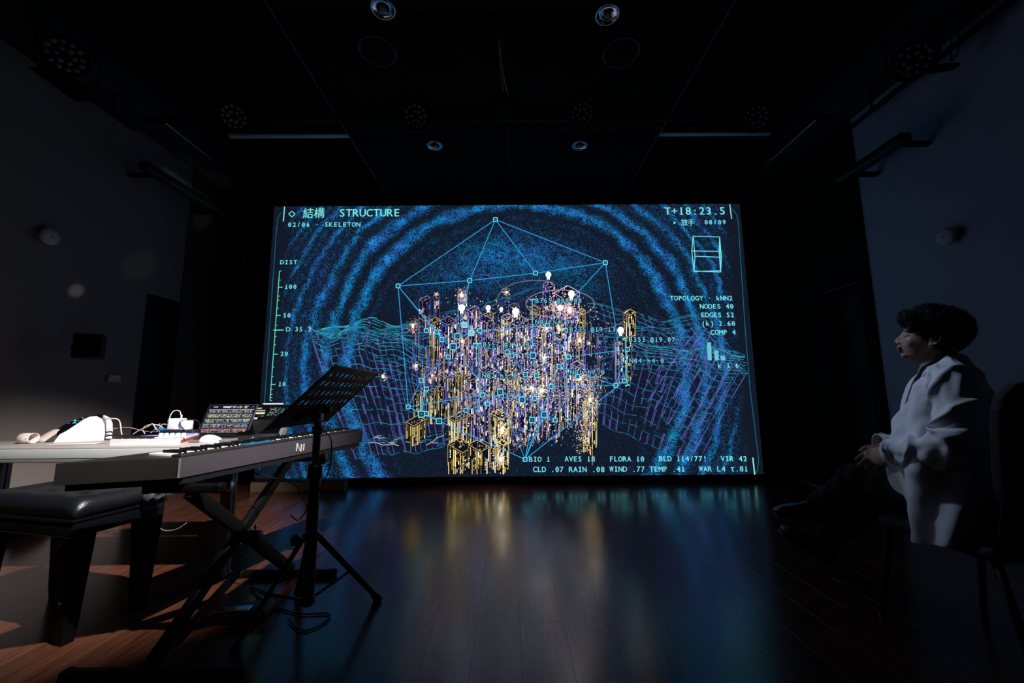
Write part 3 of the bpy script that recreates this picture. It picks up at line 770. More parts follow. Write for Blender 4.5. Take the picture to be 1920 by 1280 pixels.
for k in range(6500):                      # loose sparks
    t = rr.random(); x = rr.gauss(985, 78); y = rr.gauss(690, 78)
    if rr.random() < .25: x = rr.gauss(1104, 12); y = rr.uniform(690, 865)
    if y > base_y(x) or y < 555 or x < 765 or x > 1195: continue
    warm = y > 700 or rr.random() < .35
    c = rr.choice(PAL_B if warm and rr.random() < .55 else (PAL_M if rr.random() < .6 else [(.05, .12, .65), (.10, .10, .70), (.02, .25, .6)]))
    b = rr.uniform(.15, 1.2); s_ = rr.uniform(.35, .7); l = rr.uniform(.6, 2.2)
    g.poly([S(x - s_, y), S(x + s_, y), S(x + s_, y + l), S(x - s_, y + l)], [i * b for i in c])
o = g.build('light_sparks', m=m_glow_city); o['kind'] = 'stuff'
g = Glow(.0139)
for k in range(240):                       # light rain lines
    x = rr.uniform(770, 1130); y = rr.uniform(600, 780); l = rr.uniform(15, 70)
    if y + l > base_y(x): continue
    c = rr.choice([(.14, .10, .55), (.35, .22, .5), (.05, .08, .45), (.5, .38, .15)]); g.pxline([(x, y), (x, y + l)], .8, c)
o = g.build('rain_lines'); o['kind'] = 'stuff'
def blob(x, y, rx, ry, col, core=True):
    g = Glow(.0142 + len(blds) * 1e-7)
    rr2 = random.Random(int(x * 7 + y)); n = 12
    g.poly([S(x + rx * .42 * rr2.uniform(.6, 1.3) * math.cos(2 * PI * i / n), y + ry * .5 * rr2.uniform(.6, 1.3) * math.sin(2 * PI * i / n)) for i in range(n)], (1, .97, .92), off=.0143)
    for k in range(int(rx * ry * 2.4) + 8):
        px_, py_ = x + rr2.gauss(0, rx * .85), y + rr2.gauss(0, ry * .85); s0 = rr2.uniform(.4, .9); b_ = rr2.uniform(.03, .25)
        g.poly([S(px_ - s0, py_), S(px_ + s0, py_), S(px_ + s0, py_ + s0 * 2), S(px_ - s0, py_ + s0 * 2)], [c * b_ for c in col], off=.0142)
    o = g.build('light_bloom', m=m_glow_hot)
for b in ((775, 611, 5, 7, (.8, .35, .2)), (866, 553, 6, 8, (.8, .5, .45)), (950, 548, 4, 5, (.8, .6, .4)), (1050, 577, 13, 10, (.9, .55, .5)), (1068, 582, 9, 9, (.9, .5, .5)), (1025, 616, 6, 5, (.9, .8, .6)),
          (1048, 615, 5, 5, (.9, .8, .6)), (1087, 638, 6, 8, (.9, .6, .5)), (867, 640, 4, 6, (.9, .7, .4)), (1020, 672, 5, 7, (.9, .8, .8)), (1087, 710, 7, 6, (.9, .7, .5)), (1016, 732, 8, 8, (.9, .8, .5)),
          (997, 727, 6, 6, (.9, .8, .6)), (1106, 749, 5, 8, (.9, .7, .4)), (780, 686, 4, 5, (.8, .5, .4)), (818, 551.5, 2.5, 2.5, (.7, .4, .4)), (719, 706, 3, 5, (.8, .7, .5)), (811, 704, 3, 5, (.8, .4, .3)),
          (1104, 643, 3, 2.5, (.7, .6, .3)), (942, 805, 7, 14, (.9, .7, .4)), (938, 860, 6, 9, (.9, .8, .7))): blob(*b)
for (x, y, r) in ((866, 578, 6.5), (915.5, 578, 5), (967, 585, 7), (940, 580, 3.5), (1028, 516, 5.5), (1071, 552, 6.5), (1163, 620, 6.5)):
    g = Glow(.0146)
    pts = [(x + r * 1.0 * math.cos(a) * (1 if math.sin(a) < .3 else .8), y + r * 1.15 * math.sin(a)) for a in [i * PI / 5 for i in range(10)]]
    g.poly([S(*p) for p in pts], (.72, .84, .95)); g.poly([S(*p) for p in ((x - r * .45, y + r * .7), (x + r * .45, y + r * .7), (x + r * .5, y + r * 1.7), (x, y + r * 1.4), (x - r * .5, y + r * 1.7))], (.6, .72, .9))
    for k in range(5): g.pxline([(x + rr.uniform(-.6, .6) * r, y + rr.uniform(-.8, .5) * r), (x + rr.uniform(-.6, .6) * r, y + rr.uniform(-.8, .5) * r)], .8, (.35, .45, .6)); 
    g.build('glowing_figure', m=m_glow_city)
g = Glow(.0133)
def ellpx(cx, cy, rx, ry, a0, a1, wdt, col, n=40):
    g.pxline([(cx + rx * math.cos(a0 + (a1 - a0) * i / n), cy + ry * math.sin(a0 + (a1 - a0) * i / n)) for i in range(n + 1)], wdt, col)
ellpx(1050, 570, 64, 26, 0, 2 * PI, 1.1, (.55, .30, .38)); ellpx(1004, 560, 70, 34, PI, 1.62 * PI, .9, (.45, .26, .34))
ellpx(1080, 590, 95, 32, .1, 1.2, .9, (.38, .24, .42)); ellpx(1015, 640, 45, 14, 0, 2 * PI, .8, (.2, .16, .4))
ellpx(904, 560, 40, 45, -1.9, -.5, .8, (.16, .10, .4)); g.build('orbit_rings')

# ------------------------------------------------------------------ low box beside the screen foot
a = atZ(474, 898, 0); b = atZ(648, 896, 0)
t = empty('floor_box', ((a.x + b.x) / 2, 4.42, 0), 0, 'low beige box on the floor at the lower left of the screen', 'box')
x0 = atY(474, 890, 4.40).x; x1 = atY(648, 890, 4.40).x
t.location.x = (x0 + x1) / 2
MB().box((0, 0, .055), (x1 - x0, .1, .11), bev=.004).build('box_body', m_beige, t)
MB().box((0, 0, .113), (x1 - x0 + .01, .11, .012), bev=.003).build('box_lid', m_kbdside, t)

# ------------------------------------------------------------------ table
TZ = .745
pa = atZ(190, 838, TZ)
TY0 = pa.y; TX1 = -1.42; TX0 = -3.1; TY1 = 2.50
tbl = empty('work_table', ((TX0 + TX1) / 2, (TY0 + TY1) / 2, 0), 0, 'grey laminate work table with thick edge carrying white gadgets and laptop', 'table')
w_, d_ = TX1 - TX0, TY1 - TY0
MB().box((0, 0, TZ - .004), (w_, d_, .008), bev=.002).build('tabletop', m_table, tbl)
MB().box((0, 0, TZ - .033), (w_ + .004, d_ + .004, .05), bev=.004).build('edge_band', m_tableedge, tbl)
MB().box((0, 0, TZ - .068), (w_ - .0, d_ - .0, .018), bev=.003).build('under_frame', m_greymetal, tbl)
lx = atZ(418, 1078, 0)
for (x, y) in ((lx.x, lx.y), (TX0 + .15, lx.y), (TX0 + .15, TY1 - .1), (lx.x, TY1 - .1)):
    q = MB(); X = x - tbl.location.x; Y = y - tbl.location.y
    q.box((X, Y, .36), (.06, .035, .70), bev=.004); q.box((X, Y, .012), (.075, .05, .02), bev=.006)
    q.build('leg', m_greymetal, tbl)
X = lx.x - tbl.location.x; Y = lx.y - tbl.location.y
q = MB(); q.cyl((X - .16, Y - .045, .495), (X + .02, Y - .045, .495), .026, n=20); q.lathe([(.026, 0), (.03, .004), (.03, .018), (.012, .022), (.001, .022)], (X + .02, Y - .045, .495), (1, 0, 0)); q.build('crossbar', m_alu, tbl)

# ------------------------------------------------------------------ keyboard
KZ = .770; KT = .088
A_ = atZ(105, 869, KZ); C_ = atZ(339, 858, KZ); F_ = atZ(680, 806.5, KZ)
u = (F_ - C_); u.z = 0; L_ = u.length; u.normalize(); pl = Vector((-u.y, u.x, 0))
G_ = F_ + pl * .2
kb = empty('stage_piano', tuple((Vector((C_.x, C_.y, 0)) + u * L_ * .5 + pl * .12).xy) + (KZ - KT,), 0, 'grey stage keyboard on X stand, letter logo on its back face', 'keyboard')
O = kb.location
def kl(p, z=0): return (p.x - O.x, p.y - O.y, z)
bl = MB()
P4 = [A_, C_, F_, G_]
bl.prism([kl(p)[:2] for p in P4], .012, KT); body = bl.build('body', [m_kbd, m_kbdside], kb)
for p in body.data.polygons:
    nrm = p.normal
    if abs(nrm.z) < .5 and nrm.dot(Vector(((C_ - A_).y, -(C_ - A_).x, 0)).normalized()) > .95: p.material_index = 1
    if nrm.z > .5: p.material_index = 1
# underside rim, set in
cen = (A_ + C_ + F_ + G_) / 4
bl = MB(); bl.prism([kl(cen + (p - cen) * .96)[:2] for p in P4], -.014, .012); bl.build('base_pan', m_black, kb)
q = MB(); q.cyl(kl(C_ - u * .003, .014), kl(C_ - u * .003, KT - .002), .0045); q.build('corner_strip', m_greymetal, kb)
# rim on top of the back edge and keys beyond it
q = MB(); n_ = 52; k0 = kl(C_ + u * .02 + pl * .028); k1 = kl(C_ + u * (L_ - .05) + pl * .028)
wk = (L_ - .07) / n_
for i in range(n_):
    c = C_ + u * (.02 + wk * (i + .5)) + pl * .125
    o = MB().box((0, 0, 0), (wk - .0012, .13, .012), bev=.0015) if i == 0 else None
    if i == 0: me_w = o.mesh('white_key'); me_w.materials.append(m_white)
    ob = bpy.data.objects.new('white_key', me_w); C.objects.link(ob); ob.parent = kb
    ob.location = kl(c, KT + .004); ob.rotation_euler = (0, 0, math.atan2(u.y, u.x))
me_b = MB().box((0, 0, 0), (wk * .55, .085, .014), bev=.003).mesh('black_key'); me_b.materials.append(m_gloss)
for i in range(n_ - 1):
    if i % 7 in (2, 6): continue
    c = C_ + u * (.02 + wk * (i + 1)) + pl * .1
    ob = bpy.data.objects.new('black_key', me_b); C.objects.link(ob); ob.parent = kb
    ob.location = kl(c, KT + .015); ob.rotation_euler = (0, 0, math.atan2(u.y, u.x))
q = MB(); c0, c1 = C_ + u * .005 + pl * .03, C_ + u * (L_ - .01) + pl * .03
q.box(kl((c0 + c1) / 2, KT + .004), ((c1 - c0).length, .05, .012), rz=math.atan2(u.y, u.x), bev=.003); q.build('control_panel', m_kbdside, kb)
q = MB(); q.box(kl(C_ + u * L_ * .32 + pl * .03, KT + .0125), (.16, .035, .004), rz=math.atan2(u.y, u.x)); q.build('display_strip', mat('dim_blue_display', (.01, .05, .1), .3, emit=(0.0, .25, .55), estr=.5), kb)
# letter mark on the back face
lp = atP(565, 838, C_, Vector((u.y, -u.x, 0)))
nout = Vector((u.y, -u.x, 0))
t_ = (lp - C_).dot(u)
def kf(s, z): return Vector(kl(C_ + u * (t_ + s) + nout * .0015, z))
q = MB(); r0 = .0035
zb = KT * .30; zt = KT * .72
q.tube([kf(-.036, zb), kf(-.034, zt), kf(-.030, zt + .003), kf(-.012, zb + .003), kf(-.006, zb), kf(-.004, zb + .004), kf(-.002, zt)], r0, n=8, sub=3)
q.tube([kf(.014, zb), kf(.016, zt * .7), kf(.017, zt)], r0, n=8, sub=3); q.build('logo', m_logo, kb)

# X stand
FB0 = atZ(290, 1263, .02); FB1 = atZ(545, 1074, .02)
du = u.copy()
st = empty('keyboard_stand', ((FB0.x + FB1.x) / 2, (FB0.y + FB1.y) / 2, 0), 0, 'black folding X stand under the grey keyboard', 'stand')
O2 = st.location
c0 = Vector((-1.27, FB0.y, 0)); c1 = Vector((-1.24, FB1.y, 0))
def sl(v): return (v[0] - O2.x, v[1] - O2.y, v[2])
HT = KZ - KT - .018
for nm, c, z, ln in (('foot_bar', c0, .02, .60), ('foot_bar', c1, .02, .50), ('top_bar', c0 + Vector((0, .06, 0)), HT - .018, .26), ('top_bar', c1 - Vector((0, .02, 0)), HT - .018, .36)):
    q = MB(); q.box(sl((c.x, c.y, z)), (ln, .035, .032), bev=.005)
    for sg in (-1, 1): q.box(sl((c.x + sg * (ln / 2 + .008), c.y, z)), (.03, .042, .038), bev=.008)
    q.build(nm, m_blackmetal, st)
for (a, b, off) in ((Vector((c0.x, c0.y, .035)), Vector((c1.x, c1.y - .02, HT - .03)), -.022), (Vector((c1.x, c1.y, .035)), Vector((c0.x, c0.y + .06, HT - .03)), .022)):
    d = (b - a); R = d.to_track_quat('Z', 'X').to_matrix()
    q = MB(); mid = (a + b) / 2; q.box(sl((mid.x + off, mid.y, mid.z)), (.052, .03, d.length), bev=.004, rot=R); q.build('leg', m_blackmetal, st)
mid = (c0 + c1) / 2
q = MB(); q.lathe([(.001, -.04), (.028, -.038), (.032, -.03), (.032, .03), (.024, .036), (.001, .038)], sl((mid.x + .055, mid.y, .345)), (1, 0, 0)); q.build('pivot_knob', m_black, st)
for dy, dz in ((-.035, .04), (.02, .04)):
    q = MB(); q.ell(sl((mid.x + .052, mid.y + dy, .345 + dz)), (.006, .009, .012)); q.build('bolt', m_chrome, st)

# ------------------------------------------------------------------ music stand
m_msteel = mat('matt_black_steel', (0.008, 0.008, 0.009), 0.42)
MP = Vector((-.82, 1.76, 0))
ms = empty('music_stand', MP, 0, 'black music stand with slotted desk on a tripod in front of the keyboard', 'music stand')
def ml(v): return Vector((v[0], v[1], v[2])) - MP
# desk : spans along world +Y (w) and rises towards +X
T1 = atY(627, 683, 1.50); T2 = atY(711, 701, 2.0); B1 = atY(497, 801, 1.50); B2 = atY(612, 793, 2.0)
cX0 = (B1.x + B2.x) / 2; cX1 = (T1.x + T2.x) / 2; cZ0 = (B1.z + B2.z) / 2; cZ1 = (T1.z + T2.z) / 2
eW = Vector((0, 1, 0)); eH = Vector((cX1 - cX0, 0, cZ1 - cZ0)); DH = eH.length; eH.normalize(); eN = eW.cross(eH)
D0 = Vector((cX0, 1.5, cZ0)); DW = .5
def dk(s, h, n=0): return ml(D0 + eW * s + eH * h + eN * n)
# sheet with rounded slots: build as grid of quads with hexagonal holes
q = MB(); th = .0016
rows = [.115, .185, .255, .315]; cols = [.045 + i * (DW - .09) / 9 for i in range(10)]
rows = [DH * r_ for r_ in (.42, .575, .73, .875)]
hw, hh = .0085, .017
def strip(s0, s1, h0, h1):
    for nn in (0, th): q.add([dk(s0, h0, nn), dk(s1, h0, nn), dk(s1, h1, nn), dk(s0, h1, nn)], [[0, 1, 2, 3]])
strip(0, DW, 0, rows[0] - hh)
for ri, r0_ in enumerate(rows):
    nxt = rows[ri + 1] - hh if ri < 3 else DH
    strip(0, DW, r0_ + hh, nxt)
    xs = [0]
    for c in cols:
        # ring round the slot : cell from c-w..c+w
        cw = (DW - .09) / 18
        outer = [(c - cw, r0_ - hh), (c + cw, r0_ - hh), (c + cw, r0_ + hh), (c - cw, r0_ + hh)]
        n2 = 8
        sl_ = [(c + x * hw, r0_ + y * hh) for x, y in ((1, 0), (.8, .62), (0, .82), (-.8, .62), (-1, 0), (-.8, -.62), (0, -.82), (.8, -.62))]
        ou = [(c + x * cw, r0_ + y * hh) for x, y in ((1, 0), (1, 1), (0, 1), (-1, 1), (-1, 0), (-1, -1), (0, -1), (1, -1))]
        for nn in (0, th):
            vs = [dk(p[0], p[1], nn) for p in sl_] + [dk(p[0], p[1], nn) for p in ou]
            q.add(vs, [[k, (k + 1) % n2, n2 + (k + 1) % n2, n2 + k] for k in range(n2)])
        vs = [dk(p[0], p[1], 0) for p in sl_] + [dk(p[0], p[1], th) for p in sl_]
        q.add(vs, [[k, (k + 1) % n2, n2 + (k + 1) % n2, n2 + k] for k in range(n2)])
        strip(xs[-1], c - cw, r0_ - hh, r0_ + hh); xs.append(c + cw)
    strip(xs[-1], DW, r0_ - hh, r0_ + hh)
q.build('desk', m_msteel, ms)
q = MB()
for (a, b) in (((0, 0), (0, DH)), ((DW, 0), (DW, DH)), ((0, DH), (DW, DH))): q.tube([dk(*a), dk(*b)], .0035, n=8, sub=1, round_ends=True)
q.build('desk_rim', m_msteel, ms)
# ledge: faces the player (upper side = eN negative/positive whichever is up)
upn = eN if eN.z > 0 else -eN
def dku(s, h, n): return ml(D0 + eW * s + eH * h + upn * n)
q = MB()
for z in (0, .002): pass
q.add([dku(0, 0, 0), dku(DW, 0, 0), dku(DW, 0, .045), dku(0, 0, .045), dku(DW, .012, .055), dku(0, .012, .055)], [[0, 1, 2, 3], [3, 2, 4, 5]])
lo = q.build('ledge', m_msteel, ms); md = lo.modifiers.new('s', 'SOLIDIFY'); md.thickness = .002
q = MB(); q.add([dku(0, 0, 0), dku(0, -.035, .01), dku(0, -.01, .06), dku(0, .05, .004)], [[0, 1, 2, 3]])
q2 = q.build('ledge_end', mat('worn_grey_steel', (.09, .085, .08), .4), ms); md = q2.modifiers.new('s', 'SOLIDIFY'); md.thickness = .002
# bracket
jt = dk(DW / 2, DH * .30)
hd = Vector((0, 0, cZ0 + .035))
q = MB(); q.box((0, 0, hd.z + .0), (.034, .045, .05), bev=.006); q.box((.02, 0, hd.z + .03), (.07, .018, .03), bev=.005)
q.tube([(-.0, .03, hd.z), (.02, .045, hd.z + .03), dk(DW / 2 + .05, DH * .2, .007), dk(DW / 2 + .06, DH * .34, .007)], .008, n=8)
q.tube([(-.0, -.03, hd.z), (-.02, -.06, hd.z + .015), dk(DW / 2 - .10, DH * .13, .007), dk(DW / 2 - .13, DH * .22, .007)], .010, n=8)
q.build('bracket', m_msteel, ms)
q = MB(); q.cyl((0, 0, .62), (0, 0, hd.z), .016, n=18); q.build('upper_pole', m_msteel, ms)
q = MB(); q.cyl((0, 0, .16), (0, 0, .70), .0235, n=20); q.lathe([(.0235, 0), (.030, .004), (.030, .05), (.0235, .058)], (0, 0, .655)); q.lathe([(.02, 0), (.028, .006), (.028, .03), (.016, .036)], (0, 0, .155)); q.build('lower_pole', m_msteel, ms)
q = MB(); q.lathe([(.013, 0), (.022, .003), (.024, .014), (.02, .02), (.001, .021)], (.022, 0, .735), (1, 0, 0)); q.build('height_knob', m_black, ms)
q = MB(); q.lathe([(.014, 0), (.022, .002), (.022, .03), (.014, .034)], (0, 0, hd.z - .075)); q.build('collar', m_msteel, ms)
HB = .40
q = MB(); q.lathe([(.02, 0), (.034, .006), (.036, .03), (.026, .045), (.02, .05)], (0, 0, HB)); q.build('hub', m_msteel, ms)
q = MB(); q.lathe([(.001, -.02), (.018, -.018), (.02, .016), (.001, .02)], (-.06, -.01, HB + .01), (0, 0, 1)); q.build('hub_knob', m_black, ms)
for (px, py) in ((708, 1122), (441, 1216), (560, 1108)):
    f = atZ(px, py, .008) - MP; f.z = .010
    a = Vector((f.x, f.y, 0)).normalized() * .03; a.z = HB + .015
    d = f - a; R = d.to_track_quat('Z', 'Y').to_matrix()
    q = MB(); q.box((a + f) / 2, (.034, .016, d.length), bev=.003, rot=R); lg = q.build('leg', m_msteel, ms)
    q = MB(); q.box(f - d.normalized() * .012, (.042, .026, .045), bev=.006, rot=R); q.build('rubber_foot', m_black, lg)
    k = a + d * .52; q = MB(); q.tube([(Vector((f.x, f.y, 0)).normalized() * .022 + Vector((0, 0, .175))), k], .006, n=6, sub=1); q.build('brace', m_msteel, ms)
q = MB(); q.tube([(.02, .0, .86), (.06, .0, .82), (.07, -.01, .74), (.05, 0, .66), (.02, -.01, .60), (-.02, .02, .57)], .003, n=6); q.build('hanging_cord', m_cableb, ms)

# ------------------------------------------------------------------ bench
bp0 = atZ(115, 1211, 0)
bu = Vector((.225, .974, 0)).normalized(); bv = Vector((-bu.y, bu.x, 0))
LB, WB = .62, .36
bc = bp0 + bu * (WB / 2 - .03) + bv * (LB / 2 - .03)
bn = empty('piano_bench', (bc.x, bc.y, 0), math.atan2(bu.y, bu.x) - PI / 2, 'glossy black piano bench with padded seat at left foreground', 'bench')
# local: +y = bu, -x = bv
q = MB(); q.box((0, 0, .455), (LB, WB, .065), bev=.008); q.build('apron', m_gloss, bn)
q = MB(); q.box((0, 0, .492), (LB + .012, WB + .012, .012), bev=.004); q.build('apron_rim', m_gloss, bn)
def cushion():
    bm = bmesh.new(); nx_, ny_ = 30, 18; V = {}
    for j in range(ny_ + 1):
        for i in range(nx_ + 1):
            x = -LB / 2 + LB * i / nx_; y = -WB / 2 + WB * j / ny_
            ex = min(1, min(i, nx_ - i) / 2.5); ey = min(1, min(j, ny_ - j) / 2.5)
            z = .585 - .03 * (1 - ex) ** 2 - .03 * (1 - ey) ** 2
            for bx in (-.2, 0, .2):
                for by in (-.09, .09):
                    d2 = (x - bx) ** 2 + (y - by) ** 2; z -= .016 * math.exp(-d2 / .0012)
            V[i, j] = bm.verts.new((x, y, z))
    for j in range(ny_):
        for i in range(nx_): bm.faces.new((V[i, j], V[i + 1, j], V[i + 1, j + 1], V[i, j + 1]))
    ed = [e for e in bm.edges if e.is_boundary]
    r = bmesh.ops.extrude_edge_only(bm, edges=ed)
    for v in r['geom']:
        if isinstance(v, bmesh.types.BMVert): v.co.z = .503
    ed = [e for e in bm.edges if e.is_boundary]; bmesh.ops.contextual_create(bm, geom=ed)
    me = bpy.data.meshes.new('seat_cushion'); bm.to_mesh(me); bm.free(); return me
link('seat_cushion', cushion(), m_leather, bn, True)
q = MB()
for bx in (-.2, 0, .2):
    for by in (-.09, .09):
        b_ = MB().lathe([(.001, .004), (.008, .003), (.011, 0), (.011, -.003)], (bx, by, .572)).build('tuft_button', m_leather, bn)
for sx2 in (-1, 1):
    for sy2 in (-1, 1):
        x, y = sx2 * (LB / 2 - .045), sy2 * (WB / 2 - .045); q = MB()
        t0, t1 = .042, .026; vs = []
        for z, hw_ in ((.43, t0), (.06, t1), (0, t1 * .8)):
            vs += [(x - hw_, y - hw_, z), (x + hw_, y - hw_, z), (x + hw_, y + hw_, z), (x - hw_, y + hw_, z)]
        fs = [[0, 1, 2, 3], [8, 9, 10, 11]] + [[k * 4 + i, k * 4 + (i + 1) % 4, k * 4 + 4 + (i + 1) % 4, k * 4 + 4 + i] for k in range(2) for i in range(4)]
        q.add(vs, fs); lg = q.build('leg', m_satin, bn)
        if sy2 < 0: MB().ell((x + sx2 * .0, y - t1 - .004, .17), (.007, .004, .007), n=10).build('leg_bolt', m_chrome, lg)
# adjusting knob on the right end
q = MB(); q.cyl((LB / 2 - .01, .08, .50), (LB / 2 + .03, .08, .50), .012); q.lathe([(.012, 0), (.034, .003), (.036, .012), (.036, .05), (.03, .056), (.016, .056), (.013, .05), (.001, .05)], (LB / 2 + .03, .08, .535), (1, 0, 0), n=32); q.build('adjusting_knob', mat('dark_grey_knob', (.05, .05, .055), .3), bn)

# ------------------------------------------------------------------ pedal and cables on floor
pc = atZ(455, 1158, .0)
pd = empty('sustain_pedal', (pc.x, pc.y, 0), .1, 'black sustain pedal with chrome edge on floor under the keyboard', 'pedal')
q = MB(); q.box((0, 0, .025), (.24, .12, .045), bev=.01); q.build('pedal_base', m_black, pd)
q = MB(); q.box((-.03, -.03, .053), (.15, .05, .008), bev=.003); q.build('pedal_plate', m_chrome, pd)
def cable(name, pts, r, m, label, group=None, n=6):
    q = MB(); q.tube(pts, r, n=n, sub=6); o = q.build(name, m); tag(o, label, 'cable', group); return o
cable('floor_cable', [atZ(520, 1120, .006), atZ(470, 1100, .006), atZ(500, 1130, .006), atZ(560, 1150, .006), atZ(615, 1150, .006), atZ(610, 1165, .006), atZ(570, 1182, .006), atZ(540, 1160, .01)], .004, m_cableb, 'thin black cable looped on floor by music stand feet')
cable('hanging_cable', [atY(430, 875, 2.05), atY(545, 905, 1.95), atY(562, 925, 1.93), atY(575, 950, 1.92), atY(560, 975, 1.95), atY(545, 965, 2.0)], .003, m_cableb, 'black cable drooping from keyboard underside beside the pole')
cable('loop_cable', [atY(290, 975, 2.3), atY(305, 993, 2.3), atY(330, 992, 2.3), atY(350, 980, 2.3)], .002, mat('thin_grey_wire', (.25, .25, .25), .5), 'thin pale wire loop hanging below the keyboard')

# ------------------------------------------------------------------ white gadget with paper strip
gd0 = atZ(112, 831, TZ); gd1 = atZ(195, 829, TZ)
gY = gd0.y + .05
ga = .50; gE = Vector((math.cos(ga), math.sin(ga), 0)); gN = Vector((math.sin(ga), -math.cos(ga), 0))
gO = atZ(112, 829, TZ)
pr = empty('label_printer', (gO.x, gO.y, TZ), ga, 'white wedge shaped gadget with black sloping control panel and blue light', 'printer')
def gl(px, py): q = atP(px, py, gO, gN); return ((q - gO).dot(gE), q.z - TZ)
side = [(100, 829.5), (112, 814), (124, 808), (140, 797.5), (158, 785.5), (168, 781), (180, 780), (190, 785), (195, 795), (196, 812), (194, 829.5)]
pts = [(x, max(z, .0)) for x, z in [gl(*p) for p in side]]
q = MB(); q.extrude_profile([(x, 0, z) for x, z in pts], (0, .014, 0), smooth=True); q.build('side_shell', m_white, pr)
q = MB(); q.extrude_profile([(x, .126, z) for x, z in pts], (0, .014, 0), smooth=True); q.build('side_shell', m_white, pr)
cpn = [gl(*p) for p in ((106, 826), (104, 812), (112, 803), (140, 795), (160, 783), (170, 779), (176, 779), (182, 785), (184, 795), (184, 812), (183, 826))]
q = MB(); q.extrude_profile([(x, .012, max(z, .002)) for x, z in cpn], (0, .116, 0)); cp = q.build('control_panel', m_gloss, pr)
pn = [gl(*p) for p in ((108, 812), (92, 806), (104, 798), (128, 788), (150, 782), (168, 778.5), (160, 788), (136, 799))]
q = MB(); q.extrude_profile([(x, .10, z) for x, z in pn], (0, .05, 0)); q.build('raised_panel', m_gloss, cp)
for px, py, mm in ((126.5, 789.5, m_led_g), (125.5, 793.5, m_led_b)):
    x, z = gl(px, py); MB().ell((x, .096, z), (.006, .004, .006 if mm is m_led_b else .004), n=10).build('indicator', mm, cp)
for px, py in ((114, 795.5), (122, 795), (130, 795), (132, 790.5), (137, 790.5), (142, 786.5), (141, 784)):
    x, z = gl(px, py); MB().box((x, .0975, z), (.006, .002, .002)).build('printed_mark', m_logo, cp)
# paper strip and its roll
q = MB()
def ribbon(pts, wv_, nm, m, par):
    q = MB(); vs = []; wv = Vector(wv_)
    for p in pts: vs += [Vector(p), Vector(p) + wv]
    q.add(vs, [[2 * i, 2 * i + 2, 2 * i + 3, 2 * i + 1] for i in range(len(pts) - 1)], smooth=True)
    o = q.build(nm, m, par); md = o.modifiers.new('s', 'SOLIDIFY'); md.thickness = .0012; return o
x0, z0 = gl(116, 806); x1, z1 = gl(76, 831)
pst = []
for i in range(9):
    t = i / 8; pst.append((x0 + (x1 - x0) * t, .04 - .0 * t, z0 * (1 - t) ** 1.0 + .002 + .006 * math.sin(t * PI)))
ribbon(pst, (-.055, .02, 0), 'paper_strip', m_cream, pr)
rx, rz_ = gl(50, 821)
rl = empty('paper_roll', (atZ(51, 831, TZ).x, atZ(51, 831, TZ).y, TZ), 0, 'short cream paper roll with a row of dots, lying at left end of table', 'roll')
q = MB(); q.lathe([(.018, -.030), (.026, -.034), (.0295, -.030), (.0295, .036), (.027, .036), (.0275, -.02)], (0, 0, .0295), (1, 0, 0), n=32); q.build('roll_paper', m_cream, rl)
for i in range(10):
    a = i * 2 * PI / 10; MB().box((.024, .03 * math.cos(a), .0295 + .03 * math.sin(a)), (.004, .003, .003)).build('printed_dot', m_black, rl)
q = MB(); q.box((0, 0, 0), (.1, .13, .007), bev=.003)
tb = q.build('flat_notebook', [m_cream]); tb.location = (atZ(150, 832, TZ).x, gd0.y - .055, TZ + .004); tb.rotation_euler = (0, 0, .12); tb.scale = (2.3, .6, 1)
tag(tb, 'thin flat pale pad with dark edge lying before the white gadget', 'notebook')
# ------------------------------------------------------------------ pad controller
cy0 = atZ(205, 836.5, TZ); cy1 = atZ(338, 835, TZ)
cn = empty('pad_controller', (cy0.x, cy0.y, TZ), 0, 'flat white controller with white knobs and an orange red side', 'controller')
wc = cy1.x - cy0.x
cE = atZ(378, 822, TZ) - cy0; cE.z = 0
dpt = .12
q = MB()
pg = [(0, 0), (wc, 0), (cE.x, cE.y), (cE.x - .08, cE.y + .01), (0.0, dpt)]
hC = .036
q.prism(pg, .002, hC); q.build('case', m_white, cn)
q = MB(); cc = Vector((sum(p[0] for p in pg) / 5, sum(p[1] for p in pg) / 5)); q.prism([(cc.x + (p[0] - cc.x) * .93, cc.y + (p[1] - cc.y) * .9) for p in pg], hC, hC + .003); q.build('top_plate', m_bluep, cn)
d_ = Vector((cE.x - wc, cE.y, 0)); nn_ = Vector((d_.y, -d_.x, 0)).normalized()
q = MB(); a = Vector((wc, 0, 0)) + nn_ * .0008 + d_ * .05; b = a + d_ * .9
q.add([a + Vector((0, 0, .010)), b + Vector((0, 0, .010)), b + Vector((0, 0, .028)), a + Vector((0, 0, .028))], [[0, 1, 2, 3]]); q.build('side_label', m_orange, cn)
for i, px in enumerate((302, 312, 323, 334, 344.5)):
    x = atY(px, 815, cn.location.y + .05).x - cn.location.x
    MB().lathe([(.0125, 0), (.0125, .003), (.0105, .004), (.0095, .022), (.007, .024), (.001, .024)], (x, .05, hC + .003), n=20).build('knob', m_white, cn)
for i in range(3):
    MB().box((cE.x - .06 + i * .022, cE.y - .01 + i * .006, hC + .008), (.016, .014, .012), bev=.002).build('button', m_white, cn)
for r_i in range(2):
    for c_i in range(7):
        MB().box((.03 + c_i * .042, .03 + r_i * .045 - .0, hC + .005), (.034, .036, .006), bev=.002).build('pad', m_black if c_i < 5 else m_white, cn)
